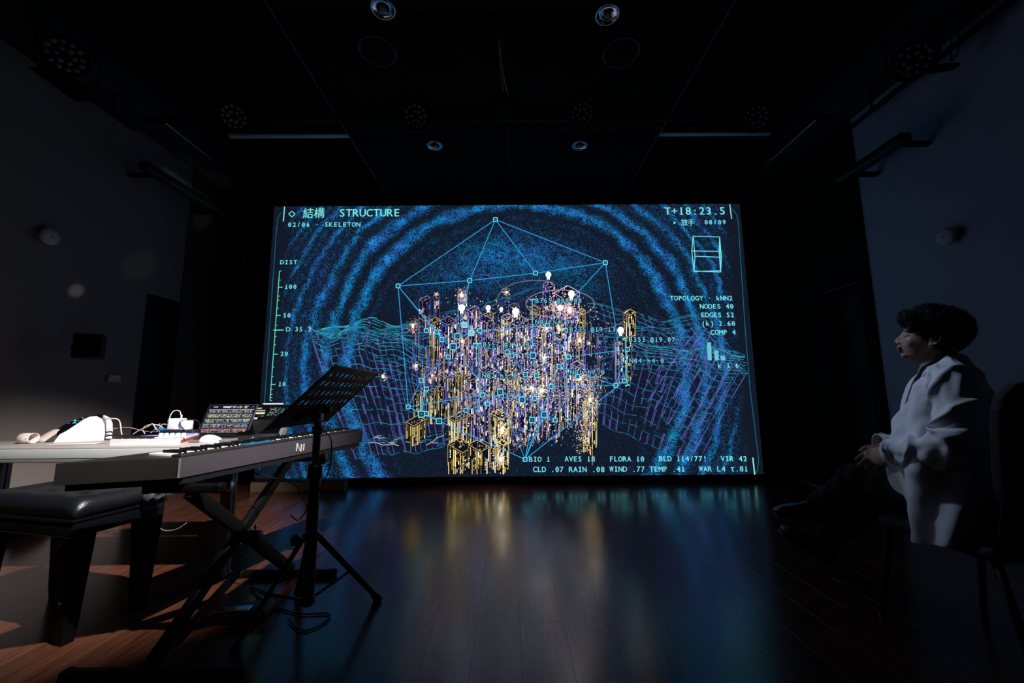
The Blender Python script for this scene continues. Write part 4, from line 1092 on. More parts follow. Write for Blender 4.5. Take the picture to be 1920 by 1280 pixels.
# ------------------------------------------------------------------ mouse
mc = atZ(397, 829, TZ)
def mouse_mesh():
    bm = bmesh.new(); bmesh.ops.create_uvsphere(bm, u_segments=28, v_segments=18, radius=1)
    for v in bm.verts:
        x, y, z = v.co
        k = 1 - .35 * max(0, x) ** 2
        zz = max(z, -.15) + .15
        v.co = Vector((x * .068, y * .034 * k, zz * .036 * (1 - .32 * x - .15 * x * x)))
    me = bpy.data.meshes.new('mouse'); bm.to_mesh(me); bm.free(); return me
mo_ = empty('computer_mouse', (mc.x, mc.y, TZ), .06, 'white computer mouse beside the laptop at right end of controller', 'mouse')
link('mouse_shell', mouse_mesh(), m_white, mo_, True)
MB().box((.05, 0, .018), (.02, .004, .006), bev=.0015).build('scroll_wheel', m_greymetal, mo_)

# ------------------------------------------------------------------ laptop
def laptop_graphics(g, w, h, kind):
    rr = random.Random(5 if kind == 1 else 8)
    def rect(x0, y0, x1, y1, c, o=.0012): g.poly([(x0 * w, y0 * h), (x1 * w, y0 * h), (x1 * w, y1 * h), (x0 * w, y1 * h)], c, o)
    if kind == 1:
        rect(.0, .0, 1, 1, (.008, .010, .03), .0008)
        for (a, b) in ((.10, .19), (.3, .46)): rect(a, .905 if a > .2 else .92, b, .955 if a > .2 else .945, (.75, .78, .85))
        for k in range(30): a = rr.uniform(.42, .95); rect(a, .88 + rr.uniform(0, .07), a + .02, .9 + rr.uniform(0, .07), rr.choice([(.7, .5, .2), (.6, .65, .7), (.3, .5, .3)]))
        pal = {0: [(.5, .5, .55), (.35, .38, .4), (.6, .4, .2)], 1: [(.75, .65, .25), (.6, .6, .3), (.8, .75, .6)], 2: [(.25, .7, .3), (.6, .7, .35), (.2, .5, .35), (.8, .7, .5)], 3: [(.1, .35, .7), (.6, .3, .55), (.8, .3, .2), (.7, .6, .3)], 4: [(.85, .2, .12), (.8, .45, .15), (.5, .1, .1), (.8, .6, .5)]}
        for t in range(5):
            y0 = .72 - t * .165; hh_ = .125
            rect(.02, y0 + hh_ - .012, .98, y0 + hh_, (.55, .58, .62)); rect(.02, y0, .98, y0 + .006, (.3, .3, .35))
            for k in range(170):
                x = rr.uniform(.03, .96); c = rr.choice(pal[t]); b = rr.uniform(.4, 1.1)
                yy = y0 + rr.uniform(.01, hh_ - .03); rect(x, yy, x + rr.uniform(.004, .03), yy + rr.uniform(.008, .03), [i * b for i in c])
            for k in range(9): x = rr.uniform(.03, .95); rect(x, y0, x + .005, y0 + hh_, (.6, .62, .66))
            for k in range(4): x = rr.uniform(.1, .95); rect(x, y0 - .012, x + .012, y0 + .012, (.9, .25, .1))
    else:
        rect(0, 0, 1, 1, (.004, .005, .007), .0008)
        rect(.02, .88, .3, .93, (.45, .55, .55)); rect(.04, .80, .42, .85, (.5, .45, .15)); rect(.02, .70, .44, .76, (.85, .88, .9)); rect(.23, .52, .42, .58, (.8, .85, .88)); rect(.02, .44, .6, .455, (.4, .42, .45))
        for k in range(70): x = rr.uniform(.5, .95); y = rr.choice([.6, .65, .7, .75, .8, .85, .9]); rect(x, y, x + rr.uniform(.01, .05), y + .02, rr.choice([(.3, .35, .38), (.5, .52, .55), (.15, .3, .25)]))
        for k in range(10): x = rr.uniform(.05, .45); rect(x, .62, x + .02, .64, (.5, .5, .5))
        rect(.12, .32, .17, .34, (.6, .05, .1)); rect(.3, .32, .36, .34, (.3, .32, .35))
def make_laptop(name, bl, br, tl, zb, label, kind, base=True):
    BL = atZ(*bl, zb); BR = atZ(*br, zb); BR.y = BL.y
    w = BR.x - BL.x
    # top-left found on the same X plane as the bottom-left corner
    TL = atX(*tl, BL.x)
    hv = TL - BL; h = hv.length; ang = math.atan2(hv.y, hv.z)
    t = empty(name, (BL.x + w / 2, BL.y, TZ), 0, label, 'laptop' if base else 'tablet')
    R = Matrix.Rotation(-ang, 4, 'X')
    q = MB(); q.box((0, .004, h / 2), (w, .007, h), bev=.0025); lid = q.build('lid', m_black if base else m_screenoff, t)
    lid.location = (0, 0, zb - TZ); lid.rotation_euler = (-ang, 0, 0)
    g = Glow(0); laptop_graphics(g, w * .95, h * .93, kind)
    for i, v in enumerate(g.v): g.v[i] = (v[0] - w * .475, v[1] , v[2] + h * .035)
    o = g.build('display_image', lid)
    if base:
        q = MB(); q.box((0, -.085, .009), (w, .17, .014), bev=.004); bs = q.build('base', m_greymetal, t)
        q = MB()
        for r_i in range(5):
            for c_i in range(13): q.box((-w * .43 + c_i * w * .0717, -.02 - r_i * .019, .0172), (w * .062, .016, .002))
        k = q.build('keys', m_black, bs); k['kind'] = 'stuff'
        MB().box((0, -.142, .0163), (w * .35, .045, .001)).build('trackpad', m_kbdside, bs)
    return t, w, h, ang
lp1, w1, h1, a1 = make_laptop('laptop_computer', (366, 817), (457, 817), (393, 757.5), TZ + .022, 'open laptop displaying rows of coloured music tracks', 1)
lp2, w2_, h2, a2 = make_laptop('tablet_computer', (441, 816.5), (517, 816.5), (471, 759), TZ + .022, 'black tablet on stand showing dark list display, nearest music stand', 2, base=False)
q = MB(); q.box((.01, -.02, .012), (w2_ - .05, .10, .02), bev=.004); q.build('stand_foot', m_black, lp2)
q = MB(); q.extrude_profile([(w2_ / 2 + .004, -.01, .02), (w2_ / 2 + .004, .045, .02), (w2_ / 2 + .004, .055, .07), (w2_ / 2 + .004, .025, .07)], (.02, 0, 0)); q.build('side_support', m_greymetal, lp2)
sp = atP(508, 756.5, Vector((0, lp2.location.y + h2 * math.sin(a2), 0)), Vector((0, 1, 0)))
sty = MB().tube([(-.055, 0, 0), (-.04, 0, 0), (.06, 0, 0), (.075, 0, 0)], [.003, .0045, .0045, .003], n=10, sub=2, round_ends=True).build('stylus_pen', m_white)
sty.location = (sp.x, lp2.location.y + h2 * math.sin(a2) + .006, TZ + .022 + h2 * math.cos(a2) + .005); tag(sty, 'white stylus resting along the top edge of the tablet', 'pen')
# audio interface
ai = atZ(505, 829, TZ + .0)
au = empty('audio_interface', (-1.46, TY0 + .12, TZ), .2, 'small black box with green light and silver knob beside the tablet', 'box')
ax_ = atY(505, 825, TY0 + .2)
au.location = (min(ax_.x, -1.40), TY0 + .2, TZ)
q = MB(); q.box((0, 0, .022), (.13, .09, .038), bev=.004); q.build('case', m_black, au)
MB().lathe([(.009, 0), (.009, .012), (.007, .014), (.001, .014)], (-.045, -.046, .025), (0, -1, 0)).build('knob', m_chrome, au)
MB().ell((.045, -.046, .028), (.0035, .002, .0035), n=10).build('indicator', m_led_g, au)

# chargers + white cables
ch = atZ(330, 812, TZ); chY = TY0 + .36
def C2(px, py, dy=0): return atY(px, py, chY + dy)
ch0 = C2(320, 806); ch1 = C2(340, 784)
cg = empty('power_adapter', (C2(331, 805).x, chY, C2(331, 805).z), 0, 'white charging block with cable curving up from it, on power strip', 'charger')
wA = C2(344, 795).x - C2(318.5, 795).x; hA = C2(331, 784).z - C2(331, 805).z
q = MB(); q.box((0, 0, hA / 2), (wA, .05, hA), bev=.006); q.build('adapter_body', m_white, cg)
q = MB(); q.cyl((wA * .27, 0, hA), (wA * .27, 0, hA + .022), .0045); q.build('cable_plug', m_white, cg)
cg2 = empty('plug_adapter', (C2(352, 805).x, chY - .01, C2(352, 805).z), 0, 'small white plug block right of the charging block', 'charger')
w2a = C2(359.5, 795).x - C2(345, 795).x; h2a = C2(352, 788).z - C2(352, 805).z
q = MB(); q.box((0, 0, h2a / 2), (w2a, .045, h2a), bev=.005); q.build('adapter_body', m_white, cg2)
for dz in (.3, .55, .75): MB().cyl((-w2a / 2 - .014, 0, h2a * dz), (-w2a / 2, 0, h2a * dz), .0025, n=8).build('prong', m_black, cg2)
ps = empty('power_strip', (C2(338, 812).x, chY, TZ), 0, 'black power strip behind the controller carrying the white plugs', 'power strip')
zt_ = cg.location.z - TZ
q = MB(); q.box((0, 0, zt_ / 2 + .0), (.20, .06, max(.02, zt_ - .002)), bev=.006); q.build('strip_body', m_black, ps)
MB().box((-.105, -.015, zt_ + .004), (.03, .03, .016), bev=.004).build('blue_plug', m_blueplug, ps)['label'] = 'blue plug'
def wc_(name, pxs, dy, r, m, label): return cable(name, [C2(x, y, d) for (x, y), d in zip(pxs, dy)], r, m, label)
wc_('charging_cable', [(338.5, 778), (338, 772), (332, 769), (325, 771), (319, 780), (316, 795), (312, 806), (303, 812)], [0, 0, -.01, -.02, -.03, -.03, -.02, 0], .0028, m_cablew, 'white cable arching above the white charging block')
wc_('white_cable', [(194, 785), (208, 784.5), (220, 785.5), (225, 792), (227, 806), (228.5, 816)], [0, 0, .02, .03, .03, .03], .0036, m_cablew, 'thick white cable bending down right of the white gadget')
wc_('white_cable', [(249, 814), (262, 806), (278, 799), (286, 794), (292, 803), (300, 812)], [0] * 6, .0030, m_cablew, 'white cable with a peaked bend behind the controller, left of coil')
wc_('white_cable', [(272, 813), (268, 806), (272, 799), (282, 796), (298, 797), (306, 803), (304, 810), (299, 813)], [.01] * 8, .0028, m_cablew, 'white cable coiled in a flat loop behind the controller knobs')
wc_('white_cable', [(282, 812), (292, 803), (300, 794)], [.02] * 3, .0026, m_cablew, 'short white cable end sticking up out of the cable coil')
wc_('white_cable', [(299, 812), (300, 800), (306, 795), (314, 797), (319, 806), (317, 812)], [.03] * 6, .0028, m_cablew, 'white cable hooping between the coil and the charging block')
wc_('thin_cable', [(196, 806), (215, 803), (240, 801), (262, 806), (280, 809), (296, 809)], [.05] * 6, .0018, m_cablew, 'thin grey cable running from the gadget towards the coil')
wc_('black_cable', [(337, 791), (338, 797), (344, 804), (352, 812)], [-.035] * 4, .003, m_cableb, 'black cable in front of the white charging block')
wc_('black_cable', [(337, 790), (345, 787), (358, 786), (372, 790), (374, 805)], [-.03, -.03, .02, .05, .06], .002, m_cableb, 'thin black cable curving from the charging block to the laptop')
wc_('black_cable', [(196, 818), (215, 815), (240, 817), (262, 815), (285, 816)], [.02] * 5, .004, m_cableb, 'black cable lying between the white gadget and the controller')

# ------------------------------------------------------------------ ceiling and wall fittings
def par(px, py, D, lab, big=1.0, plate=False, bar=None):
    c = atY(px, py, D)
    t = empty('par_light', c, 0, lab, 'stage light', 'stage lights hanging from the ceiling bars')
    ax = (CAM - c).normalized(); ax = (ax + Vector((0, -.1, -.35))).normalized()
    t.rotation_mode = 'QUATERNION'; t.rotation_quaternion = ax.to_track_quat('Z', 'Y')
    r = .105 * big
    q = MB(); q.lathe([(.001, -.20 * big), (r * .55, -.20 * big), (r * .8, -.14 * big), (r * 1.12, -.05 * big), (r * 1.18, .02), (r * 1.08, .02), (r * 1.05, -.006), (.001, -.006)], (0, 0, 0), n=32); q.build('housing', m_blackmetal, t)
    me = MB().lathe([(.017 * big, 0), (.017 * big, .004), (.012 * big, .009), (.005 * big, .012), (.0005, .0125)], (0, 0, 0), n=14).mesh('lens'); me.materials.append(m_lens)
    for k in range(18):
        rr_, a = (r * .40, 2 * PI * k / 6) if k < 6 else (r * .80, 2 * PI * (k - 6) / 12 + .2)
        o = bpy.data.objects.new('lens', me); C.objects.link(o); o.parent = t; o.location = (rr_ * math.cos(a), rr_ * math.sin(a), -.004)
    q = MB(); q.tube([(r * 1.2, 0, -.04), (r * 1.25, .06, -.06), (r * 1.1, .16, -.08), (0, .19, -.08), (-r * 1.1, .16, -.08), (-r * 1.25, .06, -.06), (-r * 1.2, 0, -.04)], .008, n=8); q.build('yoke', m_blackmetal, t)
    top = bar if bar else c + Vector((0, .04, .3))
    Mi = (Matrix.Translation(c) @ t.rotation_quaternion.to_matrix().to_4x4()).inverted()
    q = MB(); q.cyl(Mi @ top, Mi @ (c + Matrix(t.rotation_quaternion.to_matrix()) @ Vector((0, .19 * big, -.08))), .012); q.build('hook_clamp', m_blackmetal, t)
    return t, c
par(438, 218, 3.2, bar=Vector((atY(438, 218, 3.2).x, 3.28, 3.44)), lab='black LED stage light, left end of the row before the screen')
par(780, 217, 3.2, bar=Vector((atY(780, 217, 3.2).x, 3.28, 3.44)), lab='black LED stage light, second from left in the ceiling row')
par(1092, 213, 3.2, bar=Vector((atY(1092, 213, 3.2).x, 3.28, 3.44)), lab='black LED stage light, second from right in the ceiling row')
par(1418, 220, 3.2, bar=Vector((atY(1418, 220, 3.2).x, 3.28, 3.44)), lab='black LED stage light, right end of the row before the screen')
t1_, c1_ = par(122, 104, 2.55, 'large black LED stage light high on the left wall above black plate', 1.08)
t2_, c2_ = par(1714, 112, 2.55, 'large black LED stage light high on the right wall side', 1.08)
par(468, 342, 4.55, bar=Vector((XL + .2, 4.62, 3.49)), lab='tiny black stage light low in the left ceiling corner by the screen', big=.45)
hb = atY(780, 172, 3.2).z + .03
br = empty('lighting_bar', (0, 3.28, 3.455), 0, 'black ceiling pipe across the room holding four stage lights', 'bar')
q = MB(); q.cyl((XL + .35, 0, 0), (XR - .35, 0, 0), .024, n=16); q.build('pipe', m_blackmetal, br)
for x in (-2.9, -1.75, 1.45, 2.7): MB().cyl((x, 0, 0), (x, 0, (SZ if SX0 < x < SX1 else ZC) - 3.455), .01).build('drop_rod', m_blackmetal, br)
for side_, xx, lab in ((1, c1_.x - .14, 'left'), (-1, c2_.x + .14, 'right')):
    b_ = empty('lighting_bar', (xx - side_ * .06, 2.3, 3.38), 0, f'black pipe running along the top of the {lab} wall', 'bar')
    MB().cyl((0, -1.6, 0), (0, 1.0, 0), .022).build('pipe', m_blackmetal, b_)
    for y in (-1.2, .8): MB().cyl((0, y, 0), (0, y, ZC - 3.38), .01).build('drop_rod', m_blackmetal, b_)
pts = [atY(x, y, 2.46) for x, y in ((52, 126), (95, 125), (160, 160), (158, 182), (130, 182))]
q = MB(); q.extrude_profile(pts, (0, .04, .0)); o = q.build('mounting_plate', m_blackmetal); tag(o, 'flat black angular plate under the large stage light on the left', 'plate')
pts = [atY(x, y, 2.5) for x, y in ((1750, 120), (1802, 117), (1800, 123), (1752, 131))]
q = MB(); q.extrude_profile(pts, (0, .04, .0)); o = q.build('mounting_plate', m_blackmetal); tag(o, 'flat black arm plate beside the large stage light on the right', 'plate')
cable('light_cable', [Vector((c1_.x - .20, 2.6, 3.36)), atY(180, 118, 2.6) + Vector((0, 0, .06)), atY(185, 140, 2.6), atY(183, 160, 2.6), atY(184, 180, 2.6)], .006, m_cableb, 'black cable end dangling beside the left large stage light')
cable('light_cable', [atY(70, 50, 2.5), atY(64, 85, 2.5), atY(64, 108, 2.5), atY(74, 126, 2.5)], .005, m_cableb, 'black cable looping down behind the large left stage light')
cable('light_cable', [atY(1785, 55, 2.5), atY(1783, 85, 2.5), atY(1784, 115, 2.5)], .005, m_cableb, 'black cable straight down beside the large right stage light')
cable('light_cable', [atY(1795, 58, 2.5), atY(1799, 85, 2.5), atY(1795, 100, 2.5), atY(1786, 113, 2.5)], .005, m_cableb, 'black cable bowed outward beside the large right stage light')
# downlights
dls = ((718, 16, 'recessed reflector downlight in soffit, near left of four'), (1139, 27, 'recessed reflector downlight in soffit, near right of four'), (815, 273, 'recessed reflector downlight in soffit, far left of four'), (1087, 273, 'recessed reflector downlight in soffit, far right of four'))
m_refl = mat('polished_reflector', (.75, .76, .8), .12, 1.0)
for px, py, lab in dls:
    c = atZ(px, py, SZ - .012)
    t = empty('downlight', c, 0, lab, 'downlight', 'downlights in the soffit')
    q = MB(); q.lathe([(.066, 0.006), (.078, .006), (.082, .0), (.078, -.006), (.070, -.006), (.066, 0)], (0, 0, 0), n=36); q.build('trim_ring', m_alu, t)
    q = MB(); q.lathe([(.066, 0), (.062, .004), (.05, .0065), (.034, .0075), (.001, .0078)], (0, 0, -.004), n=36); q.build('reflector', m_refl, t)
    q = MB(); q.lathe([(.026, -.004), (.024, -.012), (.012, -.018), (.001, -.019)], (0, 0, .003), n=20); q.build('bulb', m_lens, t)
for px, py, lab in ((708, 95, 'round black ceiling speaker grille in the soffit, left'), (1165, 98, 'round black ceiling speaker grille in the soffit, right')):
    c = atZ(px, py, SZ - .010)
    t = empty('ceiling_speaker', c, 0, lab, 'speaker')
    q = MB(); q.lathe([(.118, .002), (.135, .002), (.139, -.003), (.135, -.010), (.122, -.010), (.118, -.002)], (0, 0, 0), n=40); q.build('rim', mat('dark_grey_rim', (.012, .012, .014), .6), t)
    q = MB(); q.lathe([(.118, -.001), (.06, -.006), (.001, -.007)], (0, 0, 0), n=40); q.build('grille', m_wallblack, t)
cb_ = cable('ceiling_cable', [atY(929, -30, 2.2), atY(933, 40, 2.4), atY(936, 75, 2.45), atY(940, 110, 2.55), atY(946, 150, 2.7), atY(952, 178, 2.9)], .0035, mat('grey_cable', (.35, .35, .38), .45), 'grey cable hanging from the ceiling above the screen centre')
cable('ceiling_cable', [atY(936, 75, 2.45), atY(937, 105, 2.55), atY(941, 145, 2.7), atY(944, 170, 2.8)], .003, MATS['grey_cable'], 'second grey cable splitting off the hanging ceiling cable')
cable('ceiling_cable', [atY(951, 236, 3.2), atY(952, 265, 3.25), atY(955, 295, 3.3), atY(955, 316, 3.3)], .004, MATS['grey_cable'], 'grey cable below the projector, just above screen top')
pj = empty('projector', atY(945, 205, 3.2), 0, 'small black projector hung from the ceiling above screen centre', 'projector')
MB().box((0, 0, 0), (.17, .22, .08), bev=.012).build('projector_body', m_wallblack, pj); MB().cyl((0, 0, .045), (0, 0, SZ - pj.location.z), .014).build('mount_pole', m_blackmetal, pj); MB().lathe([(.03, 0), (.03, .02), (.024, .02), (.001, .014)], (.04, .11, 0), (0, 1, 0)).build('projector_lens', m_gloss, pj)
# wall domes
m_dome = mat('white_detector_plastic', (.5, .5, .52), .5)
for X, sd, px, py, lab in ((XL, 1, 95, 443, 'round white dome fitting high on the left wall'), (XR, -1, 1772, 444, 'round white dome fitting high on the right wall')):
    c = atX(px, py, X + sd * .05); c.x = X
    t = empty('wall_sensor', c, 0, lab, 'sensor')
    MB().lathe([(.035, 0), (.035, .03)], (0, 0, 0), (sd, 0, 0)).build('neck', m_dome, t)
    MB().lathe([(.052, .03), (.064, .034), (.066, .046), (.062, .056), (.03, .062), (.001, .063)], (0, 0, 0), (sd, 0, 0), n=36).build('cover', m_dome, t)
    MB().ell((sd * .063, 0, 0), (.003, .006, .006), n=10).build('sensor_eye', m_black, t)
def wall_speaker(px0, py0, px1, py1, D, lab, r=.66):
    a = atY(px0, py0, D); b = atY(px1, py1, D)
    t = empty('wall_speaker', ((a.x + b.x) / 2, D + .08, b.z), r, lab, 'speaker')
    w, h = b.x - a.x, a.z - b.z
    w *= .78; MB().box((0, 0, h / 2), (w, .11, h), bev=.012).build('cabinet', m_black, t)
    MB().box((0, -.057, h / 2), (w * .88, .006, h * .88), bev=.003).build('grille', m_wallblack, t)
    MB().box((-.06, .13, h * .5), (.03, .20, .03), rz=.66).build('wall_bracket', m_blackmetal, t)
    return t
wall_speaker(123, 624, 171, 671, 3.02, 'black box speaker on the left wall left of doorway')
wall_speaker(422, 474, 449, 506, 4.35, 'small black box speaker on the left wall close to screen')
c = atX(215, 709, XL + .02)
t = empty('wall_controller', (XL, c.y, c.z), 0, 'small grey wall control unit with red lit digits', 'switch')
MB().box((.012, 0, 0), (.024, .115, .06), bev=.004).build('unit_case', m_dome, t); MB().box((.0248, -.0, .012), (.002, .09, .016)).build('unit_window', m_black, t)
for k in range(6): MB().box((.0262, -.035 + k * .013, .012), (.001, .006, .006 if k % 2 else .003)).build('digit', m_led_r, t)
for px0, py0, px1, py1, X, lab in ((268, 312, 430, 408, -3.28, 'long black bar fitting on the left wall below ceiling'), (1700, 255, 1575, 338, 3.02, 'long black bar fitting on the right wall below ceiling')):
    a = atX(px0, py0, X); b = atX(px1, py1, X); m_ = (a + b) / 2
    t = empty('wall_bar_light', m_, 0, lab, 'bar'); ln = abs(b.y - a.y)
    MB().box((0, 0, 0), (.09, ln, .075), bev=.012).build('bar_body', m_black, t)
    for s_ in (-.35, .35): MB().box(((XL - X) / 2 if X < 0 else (XR - X) / 2, ln * s_, 0), (abs((XL if X < 0 else XR) - X), .04, .03)).build('bar_bracket', m_blackmetal, t)
# ------------------------------------------------------------------ person on a chair
m_skin = mat('skin', (0.44, 0.26, 0.20), 0.5, var=0.06, scale=40, sss=0.08)
m_hair = mat('black_hair', (0.006, 0.005, 0.005), 0.65, spec=0.25)
m_coat = mat('white_cotton_coat', (0.80, 0.82, 0.88), 0.8, var=0.05, bump=0.06, scale=30, sheen=0.15)
m_shirt = mat('black_shirt_cloth', (0.006, 0.006, 0.007), 0.85, spec=0.15)
m_trous = mat('black_trouser_cloth', (0.009, 0.010, 0.013), 0.8, spec=0.2, bump=0.2)
m_shoe = mat('black_shoe_leather', (0.012, 0.013, 0.016), 0.3)
m_chair = mat('black_chair_fabric', (0.010, 0.011, 0.015), 0.8, bump=0.2)
PB = Vector((1.84, 1.70, 0))
nn = Vector((CAM.x - PB.x, CAM.y - PB.y, 0)).normalized()      # towards the near side
ee = Vector((nn.y, -nn.x, 0)); ee = ee if ee.x < 0 else -ee      # where the chest points
UPV = Vector((0, 0, 1))
def pf(px, py, off=0.0): return atP(px, py, PB + nn * off, nn)
pers = empty('person', (PB.x, PB.y, 0), 0, 'person with dark curly hair in white coat sitting on black chair', 'person')
def PL(v): return Vector(v) - Vector(pers.location)
tl = math.radians(13)
hf = ee * math.cos(tl) + UPV * math.sin(tl); hu = UPV * math.cos(tl) - ee * math.sin(tl); hl = nn
Hc = pf(1749, 634)
def hd_(x, y, z): return PL(Hc + hf * x + hl * y + hu * z)
HR = Matrix((hf, hl, hu)).transposed()
B = MB()
def he(c, r, R=None): B.ell(hd_(*c), r, HR @ R if R else HR, n=24)
he((-.012, 0, .038), (.098, .077, .088)); he((.030, 0, -.02), (.068, .063, .085)); he((.028, 0, -.068), (.055, .051, .036)); he((.072, 0, -.086), (.017, .023, .015))
for s_ in (-1, 1):
    he((.054, .034 * s_, -.028), (.029, .026, .032)); he((.078, .028 * s_, .022), (.016, .024, .008))
    he((.0735, .031 * s_, .002), (.0135, .017, .0095)); he((.098, .0125 * s_, -.034), (.011, .0085, .008))
    Re = Matrix.Rotation(-.25 * 1, 3, 'Y')
    he((-.006, .073 * s_, -.008), (.014, .008, .030), Re)
    B.tube([hd_(.004, .074 * s_, -.030), hd_(-.010, .083 * s_, -.032), hd_(-.024, .087 * s_, -.008), hd_(-.022, .087 * s_, .016), hd_(-.006, .083 * s_, .024), hd_(.006, .076 * s_, .014)], .0042, n=8)
    he((.002, .077 * s_, -.036), (.007, .005, .009))
B.tube([hd_(.086, 0, .018), hd_(.096, 0, -.005), hd_(.107, 0, -.027)], [.009, .009, .0110], n=12, round_ends=True)
he((.104, 0, -.030), (.0115, .011, .009)); he((.090, 0, -.048), (.013, .022, .014)); he((.097, 0, -.0545), (.0105, .021, .0058)); he((.093, 0, -.0665), (.0105, .019, .0065))
nb = PL(pf(1764, 692))
B.tube([hd_(-.03, 0, .0), hd_(-.025, 0, -.06), nb + ee * .0 + UPV * .03, nb - UPV * .05], [.058, .055, .058, .085], n=24)
B.ell(hd_(.012, 0, -.085), (.045, .042, .03), HR)
# trunk
def tr(px, py, rx, ry): return PL(pf(px, py)), rx, ry
secs = [tr(1772, 702, .075, .15), tr(1778, 725, .10, .18), tr(1785, 770, .11, .17), tr(1790, 820, .105, .15), tr(1797, 870, .11, .15), tr(1803, 915, .12, .17), tr(1808, 950, .11, .16)]
vs = []; NS = 28
for c, a_, b_ in secs:
    for k in range(NS):
        t = 2 * PI * k / NS; vs.append(c + ee * (a_ * math.cos(t)) + nn * (b_ * math.sin(t)))
B.add(vs, [[i * NS + k, i * NS + (k + 1) % NS, (i + 1) * NS + (k + 1) % NS, (i + 1) * NS + k] for i in range(len(secs) - 1) for k in range(NS)] + [list(range(NS))[::-1], [(len(secs) - 1) * NS + k for k in range(NS)]])
# arms
shL, elL, wrL = pf(1782, 714, .165), pf(1792, 822, .235), pf(1672, 852, .115)
shR, elR, wrR = pf(1774, 716, -.165), pf(1752, 816, -.235), pf(1662, 843, -.075)
for s, e_, w_h in ((shL, elL, wrL), (shR, elR, wrR)):
    B.tube([PL(s), PL(s.lerp(e_, .5)), PL(e_)], [.055, .047, .04], n=16, round_ends=True); B.tube([PL(e_), PL(e_.lerp(w_h, .4)), PL(w_h)], [.04, .038, .026], n=16, round_ends=True)
def hand(w0, d, up_, side, curl):
    """w0 wrist, d palm direction, up_ back of the hand, side = unit towards the thumb"""
    d = d.normalized(); s_ = side - d * side.dot(d); s_.normalize(); u_ = d.cross(s_); u_ = u_ if u_.dot(up_) > 0 else -u_
    def q(x, y, z=0): return PL(w0 + d * x + s_ * y + u_ * z)
    B.tube([q(-.03, 0), q(.0, 0), q(.03, 0), q(.065, 0), q(.088, 0)], [.025, .026, .036, .041, .036], n=16, flat=.40, upd=u_, round_ends=True)
    for i, (yy, L1, r) in enumerate(((.030, .070, .0085), (.0105, .080, .009), (-.0095, .074, .0085), (-.028, .058, .0075))):
        a = curl[i]; p = Vector((.083 - .005 * abs(i - 1), yy)); pts = [q(p.x - .02, yy * .92, 0), q(p.x, yy, .001)]
        x, z, ang = p.x, .001, 0
        for seg, fr_ in enumerate((.45, .31, .24)):
            ang += a * (.8 if seg == 0 else 1.0); x += math.cos(ang) * L1 * fr_; z -= math.sin(ang) * L1 * fr_
            pts.append(q(x, yy * (1 + .12 * (seg + 1) * .5), z))
        B.tube(pts, [r * 1.05, r * 1.08, r, r * .9, r * .78], n=10, sub=3, round_ends=True)
    B.tube([q(.012, .022, -.004), q(.036, .042, -.010), q(.062, .052, -.016), q(.086, .050, -.022)], [.014, .0125, .0105, .0085], n=10, sub=3, round_ends=True)
hand(wrL, (pf(1630, 858, .02) - wrL), UPV * .9 + nn * .3, -nn * .3 + UPV * .35 + ee * .2, (.30, .42, .50, .62))
hand(wrR, (pf(1628, 862, .03) - wrR), UPV, -nn * -.2 + UPV * .2 + ee * .5, (.45, .5, .55, .6))
# legs
hpL, knL, anL = Vector((1.775, 1.63, .545)), Vector((1.755, 2.02, .585)), atY(1532, 948, 2.38)
hpR, knR, anR = Vector((1.945, 1.66, .54)), Vector((1.93, 2.05, .54)), Vector((1.80, 2.40, .16))
for a, b, c in ((hpL, knL, anL), (hpR, knR, anR)):
    B.tube([PL(a), PL(a.lerp(b, .5)), PL(b)], [.08, .07, .052], n=16, round_ends=True); B.tube([PL(b), PL(b.lerp(c, .35)), PL(c)], [.052, .05, .035], n=16, round_ends=True)
tmp = B.build('body_tmp', m_skin)
rm = tmp.modifiers.new('r', 'REMESH'); rm.mode = 'VOXEL'; rm.voxel_size = .0036; rm.use_smooth_shade = True
smo = tmp.modifiers.new('s', 'SMOOTH'); smo.factor = .5; smo.iterations = 4
dg = bpy.context.evaluated_depsgraph_get(); dg.update()
me = bpy.data.meshes.new_from_object(tmp.evaluated_get(dg)); me.name = 'body'
bpy.data.objects.remove(tmp)
body = link('body', me, None, pers, True)
if not me.materials: me.materials.append(m_skin)
# eyes, brows, lips, earring
for s_ in (-1, 1):
    ey = MB().ell(hd_(.0785, .031 * s_, -.0015), (.0115, .0115, .0088), HR, n=18).build('eye', mat('eye_white', (.5, .48, .48), .2), body)
    MB().ell(hd_(.0875, .032 * s_, -.0015), (.003, .0052, .0052), HR, n=14).build('eyebrow' if False else 'iris', m_hair, body)
    MB().tube([hd_(.094, .014 * s_, .021), hd_(.091, .030 * s_, .026), hd_(.078, .048 * s_, .022)], [.0025, .0035, .002], n=8, flat=.6).build('eyebrow', m_hair, body)
MB().ell(hd_(.0995, 0, -.0605), (.008, .021, .0012), HR).build('mouth_line', mat('dark_lip', (.10, .03, .03), .5), body)
MB().ell(PL(Hc) + hf * .003 + hl * .081 - hu * .046, (.0028, .0028, .0028)).build('earring', m_chrome, pers)
